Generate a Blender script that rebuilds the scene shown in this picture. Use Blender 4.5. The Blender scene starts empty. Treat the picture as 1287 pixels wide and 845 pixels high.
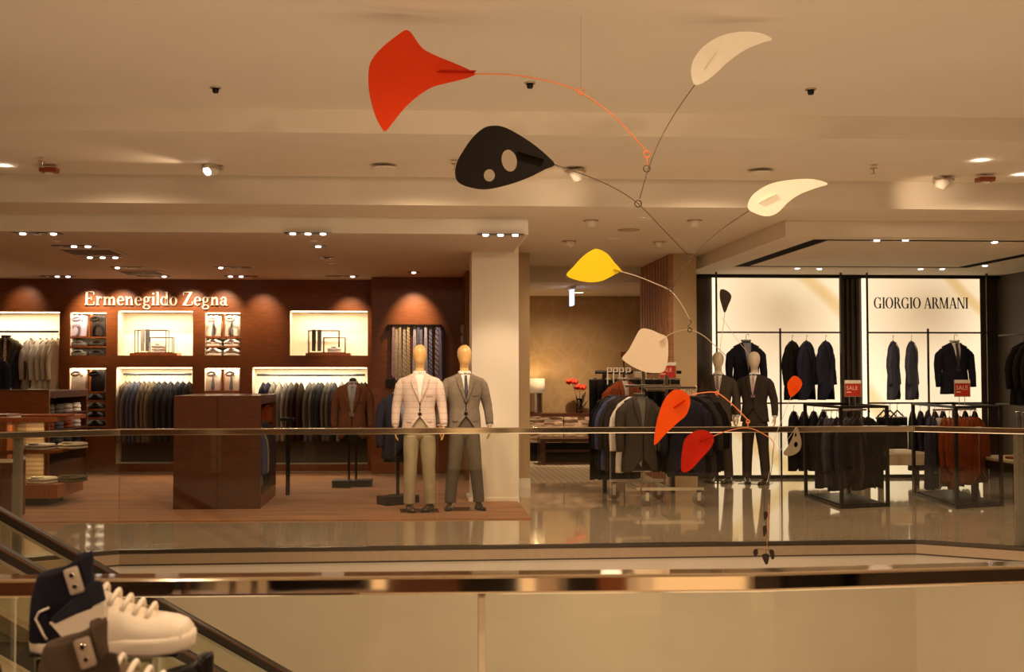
import bpy, bmesh, math, random
from math import sin, cos, pi, radians as R, tan
from mathutils import Vector as V, Matrix, noise
random.seed(7)
S = bpy.context.scene
COL = S.collection
# ------------------------------------------------------------------ camera
FPX, PSI, TH, CX, CY = 1400.0, R(3.0), R(2.0), 595.0, 422.5
EYE = V((0, 0, 1.55))
cam_d = bpy.data.cameras.new('camera'); cam = bpy.data.objects.new('camera', cam_d); COL.objects.link(cam)
cam.location = EYE; cam.rotation_euler = (R(92), 0, -PSI)
cam_d.sensor_width = 36; cam_d.lens = FPX * 36 / 1287; cam_d.shift_x = (643.5 - CX) / 1287
cam_d.dof.use_dof = True; cam_d.dof.focus_distance = 9.5; cam_d.dof.aperture_fstop = 7.0
cam_d.clip_start = 0.05
S.camera = cam
# ------------------------------------------------------------------ view, world, lights
S.view_settings.view_transform = 'Standard'; S.view_settings.look = 'None'
S.view_settings.exposure = 0.58; S.view_settings.gamma = 1.0; S.view_settings.use_curve_mapping = False
S.cycles.use_denoising = True; S.cycles.max_bounces = 7; S.cycles.diffuse_bounces = 4
S.cycles.transparent_max_bounces = 16; S.cycles.glossy_bounces = 4; S.cycles.sample_clamp_indirect = 3
S.cycles.caustics_reflective = False; S.cycles.caustics_refractive = False
W = bpy.data.worlds.new('world'); S.world = W; W.use_nodes = True
W.node_tree.nodes['Background'].inputs[0].default_value = (1.0, 0.70, 0.42, 1)
W.node_tree.nodes['Background'].inputs[1].default_value = 0.22
WARM = (1.0, 0.715, 0.465)
def area(name, loc, sx, sy, e, col=WARM, rot=(0, 0, 0), spread=180):
    d = bpy.data.lights.new(name, 'AREA'); d.shape = 'RECTANGLE'; d.size = sx; d.size_y = sy
    d.energy = e; d.color = col; d.spread = R(spread)
    o = bpy.data.objects.new(name, d); o.location = loc; o.rotation_euler = rot; COL.objects.link(o); return o
def spot(name, loc, target, e, ang=50, blend=.7, col=WARM, rad=.03):
    d = bpy.data.lights.new(name, 'SPOT'); d.energy = e; d.color = col; d.spot_size = R(ang); d.spot_blend = blend
    d.shadow_soft_size = rad
    o = bpy.data.objects.new(name, d); o.location = loc
    o.rotation_euler = (V(target) - V(loc)).to_track_quat('-Z', 'Y').to_euler(); COL.objects.link(o); return o
def lamps(name, x0, x1, nx, y0, y1, ny, z, e, ang=165, rad=.14):   # rows of ceiling lamps shining down
    for i in range(nx):
        for k in range(ny):
            x = x0 + (x1 - x0) * (i + .5) / nx; y = y0 + (y1 - y0) * (k + .5) / ny
            spot(name, (x, y, z), (x, y, 0), e / nx / ny, ang, .6, WARM, rad)
K = 3.4
lamps('atrium_lamp', -3.5, 5.5, 3, .5, 7.0, 2, 3.62, 150 * K)
lamps('entrance_lamp', -3.5, 4.5, 2, -5, 0, 2, 3.62, 160 * K)
lamps('walkway_lamp', -4.2, 7.2, 4, 9.8, 10.8, 1, 3.45, 105 * K)
lamps('corridor_lamp', 1.8, 3.3, 1, 12.2, 15.2, 2, 3.2, 34 * K)
lamps('corridor_end_lamp', 2.6, 2.6, 1, 18.9, 18.9, 1, 2.95, 24 * K)
lamps('suit_shop_lamp', -6, 0, 3, 13.2, 15.6, 2, 3.0, 18 * K)
lamps('right_shop_lamp', 4.8, 8.2, 2, 12.8, 15.0, 2, 3.0, 30 * K)
for (x, y, e) in ((-2.2, .6, 95), (2.6, .8, 95), (.4, -1.0, 60), (3.2, 1.6, 40)): spot('mobile_spot', (x, y, 3.5), (.9, 6.5, 2.5), e * 1.5, 55, .8, WARM, .1)  # unseen front spots added to brighten the mobile plates
area('lower_floor_light', (1, 6.2, -2.2), 7, 4.5, 130, rot=(R(180), 0, 0))
# ------------------------------------------------------------------ pixel helpers (photo frame 1287 x 845)
_F = V((sin(PSI) * cos(TH), cos(PSI) * cos(TH), sin(TH))); _R = V((cos(PSI), -sin(PSI), 0)); _U = _R.cross(_F)
def ray(px, py): return _F * FPX + _R * (px - CX) + _U * (CY - py)
def at(px, py, Y):
    d = ray(px, py); return EYE + d * (Y / d.y)
def fl(px, py, z=0.0):
    d = ray(px, py); return EYE + d * ((z - EYE.z) / d.z)
def X(px, Y): return at(px, 471, Y).x
def Z(py, Y, px=600): return at(px, py, Y).z
# ------------------------------------------------------------------ materials
MATS = {}
def mat(name, col, rough=.5, metal=0., nscale=20, namt=.06, bump=0., emit=None, estr=0, spec=.5, coat=0, stretch=(1, 1, 1), sheen=0, band=None):
    if name in MATS: return MATS[name]
    m = bpy.data.materials.new(name); m.use_nodes = True; nt = m.node_tree; b = nt.nodes['Principled BSDF']
    tc = nt.nodes.new('ShaderNodeTexCoord'); mp = nt.nodes.new('ShaderNodeMapping'); mp.inputs['Scale'].default_value = stretch
    nt.links.new(tc.outputs['Object'], mp.inputs[0])
    n = nt.nodes.new('ShaderNodeTexNoise'); n.inputs['Scale'].default_value = nscale; n.inputs['Detail'].default_value = 3
    nt.links.new(mp.outputs[0], n.inputs['Vector'])
    r = nt.nodes.new('ShaderNodeValToRGB')
    lo = tuple(max(0, c * (1 - namt)) for c in col); hi = tuple(min(1, c * (1 + namt)) for c in col)
    r.color_ramp.elements[0].color = (*lo, 1); r.color_ramp.elements[1].color = (*hi, 1)
    r.color_ramp.elements[0].position = .3; r.color_ramp.elements[1].position = .7
    nt.links.new(n.outputs['Fac'], r.inputs[0]); out = r.outputs[0]
    if band:   # (axis vector, scale, second colour, threshold)
        ax, sc, c2, th = band
        w = nt.nodes.new('ShaderNodeTexWave'); w.wave_type = 'BANDS'; w.bands_direction = ax; w.inputs['Scale'].default_value = sc
        w.inputs['Distortion'].default_value = 0
        nt.links.new(mp.outputs[0], w.inputs['Vector'])
        r2 = nt.nodes.new('ShaderNodeValToRGB'); r2.color_ramp.elements[0].position = th; r2.color_ramp.elements[1].position = min(1, th + .06)
        nt.links.new(w.outputs['Fac'], r2.inputs[0])
        mx = nt.nodes.new('ShaderNodeMixRGB'); nt.links.new(r2.outputs[0], mx.inputs[0]); nt.links.new(out, mx.inputs[1]); mx.inputs[2].default_value = (*c2, 1)
        out = mx.outputs[0]
    nt.links.new(out, b.inputs['Base Color'])
    b.inputs['Roughness'].default_value = rough; b.inputs['Metallic'].default_value = metal
    b.inputs['Specular IOR Level'].default_value = spec; b.inputs['Coat Weight'].default_value = coat
    b.inputs['Sheen Weight'].default_value = sheen
    if bump:
        bp = nt.nodes.new('ShaderNodeBump'); bp.inputs['Strength'].default_value = bump; bp.inputs['Distance'].default_value = .01
        nt.links.new(n.outputs['Fac'], bp.inputs['Height']); nt.links.new(bp.outputs[0], b.inputs['Normal'])
    if emit: b.inputs['Emission Color'].default_value = (*emit, 1); b.inputs['Emission Strength'].default_value = estr
    m.diffuse_color = (*col, 1); MATS[name] = m; return m
def glass(name, tint=(.93, .96, .93), refl=1.0, haze=0.0):
    m = bpy.data.materials.new(name); m.use_nodes = True; nt = m.node_tree; nt.nodes.clear()
    o = nt.nodes.new('ShaderNodeOutputMaterial'); t = nt.nodes.new('ShaderNodeBsdfTransparent'); g = nt.nodes.new('ShaderNodeBsdfGlossy')
    f = nt.nodes.new('ShaderNodeFresnel'); f.inputs[0].default_value = 1.5; mx = nt.nodes.new('ShaderNodeMixShader')
    mu = nt.nodes.new('ShaderNodeMath'); mu.operation = 'MULTIPLY'; mu.inputs[1].default_value = refl
    t.inputs[0].default_value = (*tint, 1); g.inputs['Roughness'].default_value = .01
    nt.links.new(f.outputs[0], mu.inputs[0]); nt.links.new(mu.outputs[0], mx.inputs[0]); nt.links.new(t.outputs[0], mx.inputs[1]); nt.links.new(g.outputs[0], mx.inputs[2])
    nt.links.new(mx.outputs[0], o.inputs[0]); return m
PAINT = mat('cream_paint', (.78, .70, .58), .75, nscale=3, namt=.02)
PAINT2 = mat('column_paint', (.86, .80, .68), .6, nscale=3, namt=.02)
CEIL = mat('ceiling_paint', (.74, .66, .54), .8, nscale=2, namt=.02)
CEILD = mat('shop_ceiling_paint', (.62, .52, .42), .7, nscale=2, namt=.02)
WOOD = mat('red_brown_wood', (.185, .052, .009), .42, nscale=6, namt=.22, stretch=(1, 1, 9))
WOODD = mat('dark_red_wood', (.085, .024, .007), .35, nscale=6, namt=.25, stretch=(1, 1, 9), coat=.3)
WOODH = mat('orange_wood', (.30, .085, .02), .35, nscale=6, namt=.2, stretch=(9, 1, 1), coat=.2)
NICHE = mat('niche_cream', (.88, .80, .62), .7, nscale=3, namt=.02)
BLACKM = mat('black_metal', (.012, .010, .009), .35, .6, namt=.1)
DARKW = mat('dark_panel', (.040, .026, .018), .35, nscale=5, namt=.2)
DARKS = mat('dark_slat_panel', (.055, .040, .028), .45, nscale=5, namt=.2, band=('X', 9, (.02, .014, .01), .7))
STEEL = mat('polished_steel', (.80, .72, .60), .10, 1.0, nscale=2, namt=.03)
STEELM = mat('brushed_steel', (.60, .55, .48), .28, 1.0, nscale=40, namt=.06)
CHROME = mat('chrome', (.85, .82, .76), .12, 1.0, namt=.03)
GLASSF = glass('balustrade_glass', (.90, .90, .86), .8)
GLASSN = glass('near_glass', (.93, .93, .87), .7)
ACRYL = glass('acrylic', (.93, .94, .92), 1.0)
LAMP = mat('lamp_glow', (1, .95, .9), .4, emit=(1, .88, .78), estr=6)
LAMPW = mat('niche_strip_glow', (1, .9, .75), .4, emit=(1, .80, .50), estr=6)
# ------------------------------------------------------------------ object helpers
def tag(o, label=None, cat=None, group=None, kind=None):
    for k, v in (('label', label), ('category', cat), ('group', group), ('kind', kind)):
        if v: o[k] = v
    return o
def empty(name, loc, rz=0, label=None, cat=None, group=None):
    o = bpy.data.objects.new(name, None); o.empty_display_size = .1; COL.objects.link(o)
    o.location = loc; o.rotation_euler = (0, 0, rz); return tag(o, label, cat, group)
class MB:
    def __init__(s): s.b = bmesh.new()
    def quadring(s, rings, cap0=True, cap1=True, closed=True):
        vs = [[s.b.verts.new(p) for p in r] for r in rings]
        n = len(rings[0])
        for a, b in zip(vs, vs[1:]):
            for i in range(n if closed else n - 1):
                j = (i + 1) % n
                try: s.b.faces.new((a[i], a[j], b[j], b[i]))
                except ValueError: pass
        if closed and cap0: s.b.faces.new(vs[0][::-1])
        if closed and cap1: s.b.faces.new(vs[-1])
        return s
    def box(s, x0, x1, y0, y1, z0, z1, bev=0, M=None):
        t = bmesh.new(); bmesh.ops.create_cube(t, size=1)
        bmesh.ops.scale(t, vec=(x1 - x0, y1 - y0, z1 - z0), verts=t.verts)
        bmesh.ops.translate(t, vec=((x0 + x1) / 2, (y0 + y1) / 2, (z0 + z1) / 2), verts=t.verts)
        if bev: bmesh.ops.bevel(t, geom=t.edges[:], offset=bev, segments=2, affect='EDGES', profile=.6)
        if M: bmesh.ops.transform(t, matrix=M, verts=t.verts)
        me = bpy.data.meshes.new('t'); t.to_mesh(me); t.free(); s.b.from_mesh(me); bpy.data.meshes.remove(me); return s
    def tube(s, pts, r, n=8, caps=True, sq=1.0):
        pts = [V(p) for p in pts]; rs = r if isinstance(r, (list, tuple)) else [r] * len(pts)
        t0 = (pts[1] - pts[0]).normalized(); ref = V((0, 1, 0)) if abs(t0.y) < .9 else V((1, 0, 0))
        rings = []
        for i, p in enumerate(pts):
            t = (pts[min(i + 1, len(pts) - 1)] - pts[max(i - 1, 0)]).normalized()
            u = ref - t * ref.dot(t); u.normalize(); v = t.cross(u); ref = u
            rings.append([p + (u * cos(a) * sq + v * sin(a)) * rs[i] for a in [2 * pi * k / n for k in range(n)]])
        return s.quadring(rings, caps, caps)
    def lathe(s, prof, c=(0, 0, 0), n=20, ax='z'):
        c = V(c); rings = []
        for r, z in prof:
            ring = []
            for k in range(n):
                a = 2 * pi * k / n; p = V((r * cos(a), r * sin(a), z))
                if ax == 'y': p = V((p.x, p.z, p.y))
                if ax == 'x': p = V((p.z, p.y, p.x))
                ring.append(c + p)
            rings.append(ring)
        return s.quadring(rings)
    def torus(s, c, R_, r, n=20, m=6, ax='z', a0=0, a1=2 * pi):
        pts = []
        for k in range(n + 1):
            a = a0 + (a1 - a0) * k / n
            p = V((R_ * cos(a), R_ * sin(a), 0))
            if ax == 'y': p = V((p.x, 0, p.y))
            if ax == 'x': p = V((0, p.x, p.y))
            pts.append(V(c) + p)
        return s.tube(pts, r, m)
    def prism(s, pts, off):   # closed outline of 3D points, thickness vector
        off = V(off); a = [s.b.verts.new(p) for p in pts]; b = [s.b.verts.new(V(p) + off) for p in pts]; n = len(a)
        s.b.faces.new(a[::-1]); s.b.faces.new(b)
        for i in range(n): s.b.faces.new((a[i], a[(i + 1) % n], b[(i + 1) % n], b[i]))
        return s
    def build(s, name, m, parent=None, smooth=False, sub=0, label=None, bev=0):
        bmesh.ops.recalc_face_normals(s.b, faces=s.b.faces)
        me = bpy.data.meshes.new(name); s.b.to_mesh(me); s.b.free(); me.materials.append(m)
        if smooth:
            for p in me.polygons: p.use_smooth = True
        o = bpy.data.objects.new(name, me); COL.objects.link(o)
        if parent: o.parent = parent
        if bev:
            mod = o.modifiers.new('bevel', 'BEVEL'); mod.width = bev; mod.segments = 2; mod.limit_method = 'ANGLE'
        if sub:
            mod = o.modifiers.new('sub', 'SUBSURF'); mod.levels = sub; mod.render_levels = sub
        if label: o['label'] = label
        return o
def struct(name, mb, m, **k): return tag(mb.build(name, m, **k), kind='structure')
def copy_tree(o, parent=None):
    c = o.copy(); COL.objects.link(c); c.parent = parent
    for ch in [x for x in o.children]: copy_tree(ch, c)
    return c
PROTO = {}
def inst(key, maker, loc, rz=0, label=None, group=None, cat=None, scale=None, rx=0):
    if key in PROTO: o = copy_tree(PROTO[key])
    else: o = maker(); PROTO[key] = o
    o.location = loc; o.rotation_euler = (rx, 0, rz)
    if scale: o.scale = scale
    else: o.scale = (1, 1, 1)
    if label: o['label'] = label
    if group: o['group'] = group
    elif 'group' in o: del o['group']
    if cat: o['category'] = cat
    return o
def sgnpow(v, e): return math.copysign(abs(v) ** e, v)
def ip(tab, z):
    if z >= tab[0][0]: return tab[0][1:]
    for a, b in zip(tab, tab[1:]):
        if b[0] <= z <= a[0]:
            t = (a[0] - z) / (a[0] - b[0]); t = t * t * (3 - 2 * t) * .5 + t * .5
            return tuple(p + (q - p) * t for p, q in zip(a[1:], b[1:]))
    return tab[-1][1:]
ORD = ['first', 'second', 'third', 'fourth', 'fifth', 'sixth', 'seventh', 'eighth', 'ninth', 'tenth', 'eleventh', 'twelfth', 'thirteenth',
       'fourteenth', 'fifteenth', 'sixteenth', 'seventeenth', 'eighteenth', 'nineteenth', 'twentieth', 'twenty-first', 'twenty-second', 'twenty-third', 'twenty-fourth']
# ================================================================== STRUCTURE
ZC = 3.06; ZM = 3.24; ZH = 3.49; ZT = 3.68          # shop ceiling, walk ceiling, step, atrium ceiling
YB = 17.8; YT = 17.2; YA = 16.54
EDGE = [(-9.0, 6.2), (-2.55, 9.83), (4.6, 10.07), (9.5, 7.1)]
def marble():
    m = mat('marble_floor', (.62, .50, .36), .09, nscale=1.2, namt=.10, spec=.9, stretch=(1, 3, 1), coat=.6)
    nt = m.node_tree; b = nt.nodes['Principled BSDF']; src = b.inputs['Base Color'].links[0].from_socket
    br = nt.nodes.new('ShaderNodeTexBrick'); br.offset = .5; br.inputs['Scale'].default_value = 1
    br.inputs['Brick Width'].default_value = 1.2; br.inputs['Row Height'].default_value = .6; br.inputs['Mortar Size'].default_value = .004
    br.inputs['Mortar'].default_value = (.40, .31, .20, 1); tc = nt.nodes.new('ShaderNodeTexCoord')
    nt.links.new(tc.outputs['Object'], br.inputs['Vector']); nt.links.new(src, br.inputs['Color1']); nt.links.new(src, br.inputs['Color2'])
    nt.links.new(br.outputs[0], b.inputs['Base Color']); return m
MARBLE = marble()
far_pts = EDGE + [(9.5, 21), (-9, 21)]
struct('floor', MB().prism([(x, y, 0) for x, y in far_pts], (0, 0, -.05)), MARBLE)
def ribbon(pts, w, z0, z1, off=0.0):
    pts = [V((x, y, 0)) for x, y in pts]; rings = []
    for i, p in enumerate(pts):
        a = (p - pts[i - 1]).normalized() if i else None; b = (pts[i + 1] - p).normalized() if i < len(pts) - 1 else None
        t = ((a or b) + (b or a)).normalized(); n = V((-t.y, t.x, 0)); k = 1 / max(.3, n.dot(V((-(b or a).y, (b or a).x, 0))))
        q = p + n * off * k; n = n * k * w / 2
        rings.append([q - n + V((0, 0, z0)), q + n + V((0, 0, z0)), q + n + V((0, 0, z1)), q - n + V((0, 0, z1))])
    return MB().quadring(rings)
BRONZE = mat('bronze_trim', (.48, .36, .24), .3, .5, namt=.04)
struct('trim_1', ribbon(EDGE, .10, -.085, -.002, .03), BRONZE)
struct('trim_2', ribbon(EDGE, .02, -.105, -.0855, .03), mat('dark_joint', (.10, .07, .045), .5))
FASC = mat('fascia_paint', (.66, .58, .46), .35, nscale=3, namt=.02, spec=.4)
struct('wall_atrium', ribbon(EDGE, .30, -1.35, -.106, .18), FASC)
struct('ceiling_lower', MB().prism([(x, y + .3, -1.35) for x, y in far_pts], (0, 0, -.05)), CEIL)
struct('floor_lower', MB().box(-9, 9.5, 2.3, 21, -4.6, -4.5), MARBLE)
struct('wall_lower', MB().box(-9, 9.5, 14, 14.1, -4.5, -1.4), PAINT)
struct('floor_near', MB().box(-9, 9.5, -6, 2.62, -.05, 0), MARBLE)
struct('wall_near', MB().box(-9, 9.5, 2.55, 2.62, -1.35, -.05), FASC)
struct('carpet', MB().box(-9, 1.25, 11.95, 18.2, .001, .012),
       mat('brown_carpet', (.34, .130, .028), .9, nscale=2.0, namt=.30, stretch=(.6, 3, 1), bump=.1, sheen=.2))
struct('carpet_corridor', MB().box(1.6, 3.62, 16.0, 20.3, .001, .010),
       mat('striped_carpet', (.62, .52, .38), .9, nscale=4, namt=.06, band=('X', 3.2, (.50, .41, .29), .5)))
# ceilings
yc0 = 8.92
struct('ceiling', MB().box(-9, 9.5, -6, yc0, ZT, ZT + .1), CEIL)
struct('ceiling_step', MB().box(-9, 9.5, yc0, yc0 + .25, ZH, ZT + .1).box(-9, 9.5, yc0 + .25, 11.06, ZH + .03, ZT), CEIL)
struct('ceiling_walk', MB().box(-9, 9.5, 11.06, 17.3, ZM, ZH + .2), CEIL)
struct('ceiling_corridor', MB().box(1.0, 4.6, 17.3, 20.4, 3.0, 3.3), CEIL)
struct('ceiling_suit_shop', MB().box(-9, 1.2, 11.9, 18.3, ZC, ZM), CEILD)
struct('trim_3', MB().box(-9, 1.204, 11.88, 11.9, ZC, ZM).box(1.2, 1.215, 11.9, 15.3, ZC, ZM), PAINT2)
# right shop ceiling with a recessed dark slot square
sx0, sy0, sx1, sy1 = fl(1023, 301, ZC).x, fl(1023, 301, ZC).y, fl(1216, 337, ZC).x, fl(1216, 337, ZC).y
ax0 = X(989, 11.9); sl = .13
mb = MB().box(ax0, 9.5, 11.9, sy0, ZC, ZM).box(ax0, 9.5, sy1, 17.4, ZC, ZM).box(ax0, sx0, sy0, sy1, ZC, ZM).box(sx1, 9.5, sy0, sy1, ZC, ZM)
mb.box(sx0 + .2, sx1 - .2, sy0 + sl, sy1 - sl, ZC, ZM)
struct('ceiling_right_shop', mb, CEIL)
mb = MB().box(sx0, sx1, sy0, sy0 + sl, ZC + .004, ZC + .09).box(sx0, sx1, sy1 - sl, sy1, ZC + .004, ZC + .09)
mb.box(sx0, sx0 + .2, sy0 + sl, sy1 - sl, ZC + .004, ZC + .09).box(sx1 - .2, sx1, sy0 + sl, sy1 - sl, ZC + .004, ZC + .09)
struct('trim_4', mb, mat('slot_black', (.010, .007, .005), .9, spec=.05))
# suit shop back wall with lit niches
def niche_wall(name, Y, x0, x1, z0, z1, holes, m, mn, depth=.42):
    xs = sorted({x0, x1, *[h[0] for h in holes], *[h[1] for h in holes]}); zs = sorted({z0, z1, *[h[2] for h in holes], *[h[3] for h in holes]})
    mb = MB()
    for a, b in zip(xs, xs[1:]):
        for c, d in zip(zs, zs[1:]):
            cx, cz = (a + b) / 2, (c + d) / 2
            if any(h[0] < cx < h[1] and h[2] < cz < h[3] for h in holes): continue
            mb.box(a, b, Y, Y + .04, c, d)
    w = struct(name, mb, m)
    for h in holes:
        a, b, c, d = h[:4]; e = .012
        nb = MB().box(a - e, b + e, Y + depth, Y + depth + .02, c - e, d + e).box(a - e, a, Y + .041, Y + depth, c - e, d + e).box(b, b + e, Y + .041, Y + depth, c - e, d + e)
        nb.box(a, b, Y + .041, Y + depth, d, d + e).box(a, b, Y + .041, Y + depth, c - e, c)
        nb.build('niche', mn, w)
    return w
def H(p0, p1, q0, q1, Y=YB): return (X(p0, Y), X(p1, Y), Z(q1, Y, (p0 + p1) / 2), Z(q0, Y, (p0 + p1) / 2))
N1, N2, N3 = H(-90, 74, 392, 570), H(147, 242, 391, 447), H(364, 462, 391, 447)
N4, N5 = H(146, 242, 462, 583), H(317, 462, 462, 584)
C1, C2, C3, C4 = H(87, 133, 393, 447), H(87, 133, 463, 541), H(257, 302, 393, 447), H(257, 302, 463, 545)
niche_wall('wall_back', YB, -9, X(469, YB), 0, ZC, [N1, N2, N3, N4, N5, C1, C2, C3, C4], WOOD, NICHE)
for i, (h, e) in enumerate([(N1, 17), (N2, 9), (N3, 9), (N4, 11), (N5, 16), (C1, 2.4), (C2, 2.4), (C3, 2.4), (C4, 2.4)]):
    w = h[1] - h[0]; cx = (h[0] + h[1]) / 2
    t = MB().box(h[0] + .02, h[1] - .02, YB + .05, YB + .07, h[3] - .012, h[3] - .002).build('niche_light_strip', LAMPW)
    tag(t, ['thin glowing strip inside top of ' + s for s in ('the leftmost shirt niche', 'the display niche under the shop sign', 'the display niche right of the sign',
        'the narrow suit niche', 'the wide suit niche', 'the upper left shirt cubby', 'the lower left shirt cubby', 'the upper right shirt cubby', 'the lower right shirt cubby')][i], 'light strip')
    for zz in {5: [Z(425.5, YB), Z(437.5, YB)], 7: [Z(425.5, YB), Z(437.5, YB)], 6: [Z(494.5, YB), Z(505.5, YB), Z(516.5, YB), Z(527, YB)]}.get(i, []):
        area('shelf_light', (cx, YB + .08, zz - .01), w * .9, .03, .55, (1, .80, .56))
    area('niche_light', (cx, YB + .12, h[3] - .02), w * .9, .05, e, (1, .80, .56))
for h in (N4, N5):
    struct('trim_%d' % (6 if h is N4 else 7), MB().box(h[0] + .001, h[1] - .001, YB + .36, YB + .415, h[2] + .001, Z(530, YB)), mat('taupe_panel2', (.085, .060, .04), .5))  # shade below the suits, put in as a dark strip of colour
struct('wall_back_side', MB().box(X(467, YT), .74, YT, YB + .1, 0, ZC).box(.74, .80, 16.1, YT + .1, 0, ZC), WOOD)
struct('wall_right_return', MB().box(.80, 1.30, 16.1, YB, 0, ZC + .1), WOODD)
struct('baseboard_back', MB().box(-9, X(467, YT), YB - .012, YB, .0, .03).box(X(467, YT), .74, YT - .012, YT, 0, .03).box(.74, .8, 16.088, 16.1, 0, .03), STEELM)
# column, corridor walls
struct('wall_column', MB().box(X(593, 13.6), X(652, 13.6), 13.6, 14.2, .0, ZM).box(.655, 1.27, 13.58, 14.22, 0, .05), PAINT2)
struct('wall_corridor_left', MB().box(1.31, 1.58, 15.3, 20.4, 0, ZM), mat('tan_paint', (.50, .36, .20), .6, nscale=3, namt=.03))
struct('baseboard_corridor_left', MB().box(1.315, 1.585, 15.285, 15.3, 0, .13), PAINT2)
TAN = MATS['tan_paint']
px0, px1 = X(847, 15.3), X(876, 15.3)
struct('wall_pillar', MB().box(px0, px1, 15.3, YA + .9, 0, ZM), TAN)
mb = MB().box(4.45, 4.6, 17.5, 20.4, 0, ZM).box(px0 + .01, 4.6, 17.42, 17.5, 0, ZM)
struct('wall_corridor_right', mb, WOODD)
mb = MB()
for k in range(11): mb.box(px0 - .05, px0 - .001, 15.32 + k * .19, 15.32 + k * .19 + .12, 0, ZM - .002)
t = mb.build('slat_screen', mat('walnut_slats', (.36, .17, .075), .6, nscale=8, namt=.2, stretch=(1, 1, 6)))
tag(t, 'vertical dark walnut slats lining the corridor beside the tan pillar', 'slat screen')
def wallpaper():
    m = mat('leaf_wallpaper', (.36, .235, .10), .5, nscale=1.5, namt=.10); nt = m.node_tree; b = nt.nodes['Principled BSDF']
    src = b.inputs['Base Color'].links[0].from_socket
    tc = nt.nodes.new('ShaderNodeTexCoord'); v = nt.nodes.new('ShaderNodeTexVoronoi'); v.feature = 'DISTANCE_TO_EDGE'; v.inputs['Scale'].default_value = 2.6
    v2 = nt.nodes.new('ShaderNodeTexVoronoi'); v2.feature = 'DISTANCE_TO_EDGE'; v2.inputs['Scale'].default_value = 1.6
    mn = nt.nodes.new('ShaderNodeMath'); mn.operation = 'MINIMUM'
    r = nt.nodes.new('ShaderNodeValToRGB'); r.color_ramp.elements[0].position = .01; r.color_ramp.elements[1].position = .07
    r.color_ramp.elements[0].color = (.35, .35, .35, 1); r.color_ramp.elements[1].color = (0, 0, 0, 1)
    nt.links.new(tc.outputs['Object'], v.inputs['Vector']); nt.links.new(tc.outputs['Object'], v2.inputs['Vector'])
    nt.links.new(v.outputs['Distance'], mn.inputs[0]); nt.links.new(v2.outputs['Distance'], mn.inputs[1]); nt.links.new(mn.outputs[0], r.inputs[0])
    mx = nt.nodes.new('ShaderNodeMixRGB'); nt.links.new(r.outputs[0], mx.inputs[0]); nt.links.new(src, mx.inputs[1]); mx.inputs[2].default_value = (.46, .33, .18, 1)
    nt.links.new(mx.outputs[0], b.inputs['Base Color']); return m
struct('wall_corridor_back', MB().box(1.2, 4.6, 20.34, 20.4, 0, 3.1), wallpaper())
# right shop wall: dark panels round two backlit stone panels
XR = 8.88
struct('wall_right_shop', MB().box(px1, XR + .1, YA, YA + .12, 0, ZC), DARKW)
struct('wall_right', MB().box(XR, XR + .1, 12.5, YA, 0, ZC), mat('taupe_panel', (.060, .042, .028), .5, nscale=4, namt=.1))
def onyx(name, seed):
    m = bpy.data.materials.new(name); m.use_nodes = True; nt = m.node_tree; b = nt.nodes['Principled BSDF']
    tc = nt.nodes.new('ShaderNodeTexCoord'); mp = nt.nodes.new('ShaderNodeMapping'); mp.inputs['Location'].default_value = (seed, seed * .7, seed * .3)
    nt.links.new(tc.outputs['Object'], mp.inputs[0])
    n = nt.nodes.new('ShaderNodeTexNoise'); n.inputs['Scale'].default_value = .62; n.inputs['Detail'].default_value = 1
    n2 = nt.nodes.new('ShaderNodeTexWave'); n2.inputs['Scale'].default_value = .20; n2.inputs['Distortion'].default_value = 3; n2.inputs['Detail'].default_value = 3
    n2.bands_direction = 'DIAGONAL'
    nt.links.new(mp.outputs[0], n.inputs['Vector']); nt.links.new(mp.outputs[0], n2.inputs['Vector'])
    r = nt.nodes.new('ShaderNodeValToRGB'); r.color_ramp.elements[0].position = .36; r.color_ramp.elements[1].position = .56
    r.color_ramp.elements[0].color = (.88, .66, .42, 1); r.color_ramp.elements[1].color = (1.0, .80, .51, 1)
    r2 = nt.nodes.new('ShaderNodeValToRGB'); r2.color_ramp.elements[0].position = .0; r2.color_ramp.elements[1].position = .035
    r2.color_ramp.elements[0].color = (.84, .72, .50, 1); r2.color_ramp.elements[1].color = (1, 1, 1, 1)
    nt.links.new(n.outputs['Fac'], r.inputs[0]); nt.links.new(n2.outputs['Fac'], r2.inputs[0])
    mx = nt.nodes.new('ShaderNodeMixRGB'); mx.blend_type = 'MULTIPLY'; mx.inputs[0].default_value = 1
    nt.links.new(r.outputs[0], mx.inputs[1]); nt.links.new(r2.outputs[0], mx.inputs[2])
    dd = nt.nodes.new('ShaderNodeVectorMath'); dd.operation = 'DISTANCE'; dd.inputs[1].default_value = (.12, 0, 2.55)     # backlight falloff put into the emission colour, dimmer round upper centre
    r3 = nt.nodes.new('ShaderNodeValToRGB'); r3.color_ramp.elements[0].position = .12; r3.color_ramp.elements[1].position = .95
    r3.color_ramp.elements[0].color = (.60, .56, .50, 1); r3.color_ramp.elements[1].color = (1, 1, 1, 1)
    nt.links.new(tc.outputs['Object'], dd.inputs[0]); nt.links.new(dd.outputs['Value'], r3.inputs[0])
    m3 = nt.nodes.new('ShaderNodeMixRGB'); m3.blend_type = 'MULTIPLY'; m3.inputs[0].default_value = 1
    nt.links.new(mx.outputs[0], m3.inputs[1]); nt.links.new(r3.outputs[0], m3.inputs[2]); nt.links.new(m3.outputs[0], b.inputs['Emission Color'])
    b.inputs['Emission Strength'].default_value = .80; b.inputs['Base Color'].default_value = (.3, .25, .18, 1); b.inputs['Roughness'].default_value = .25
    return m
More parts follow.
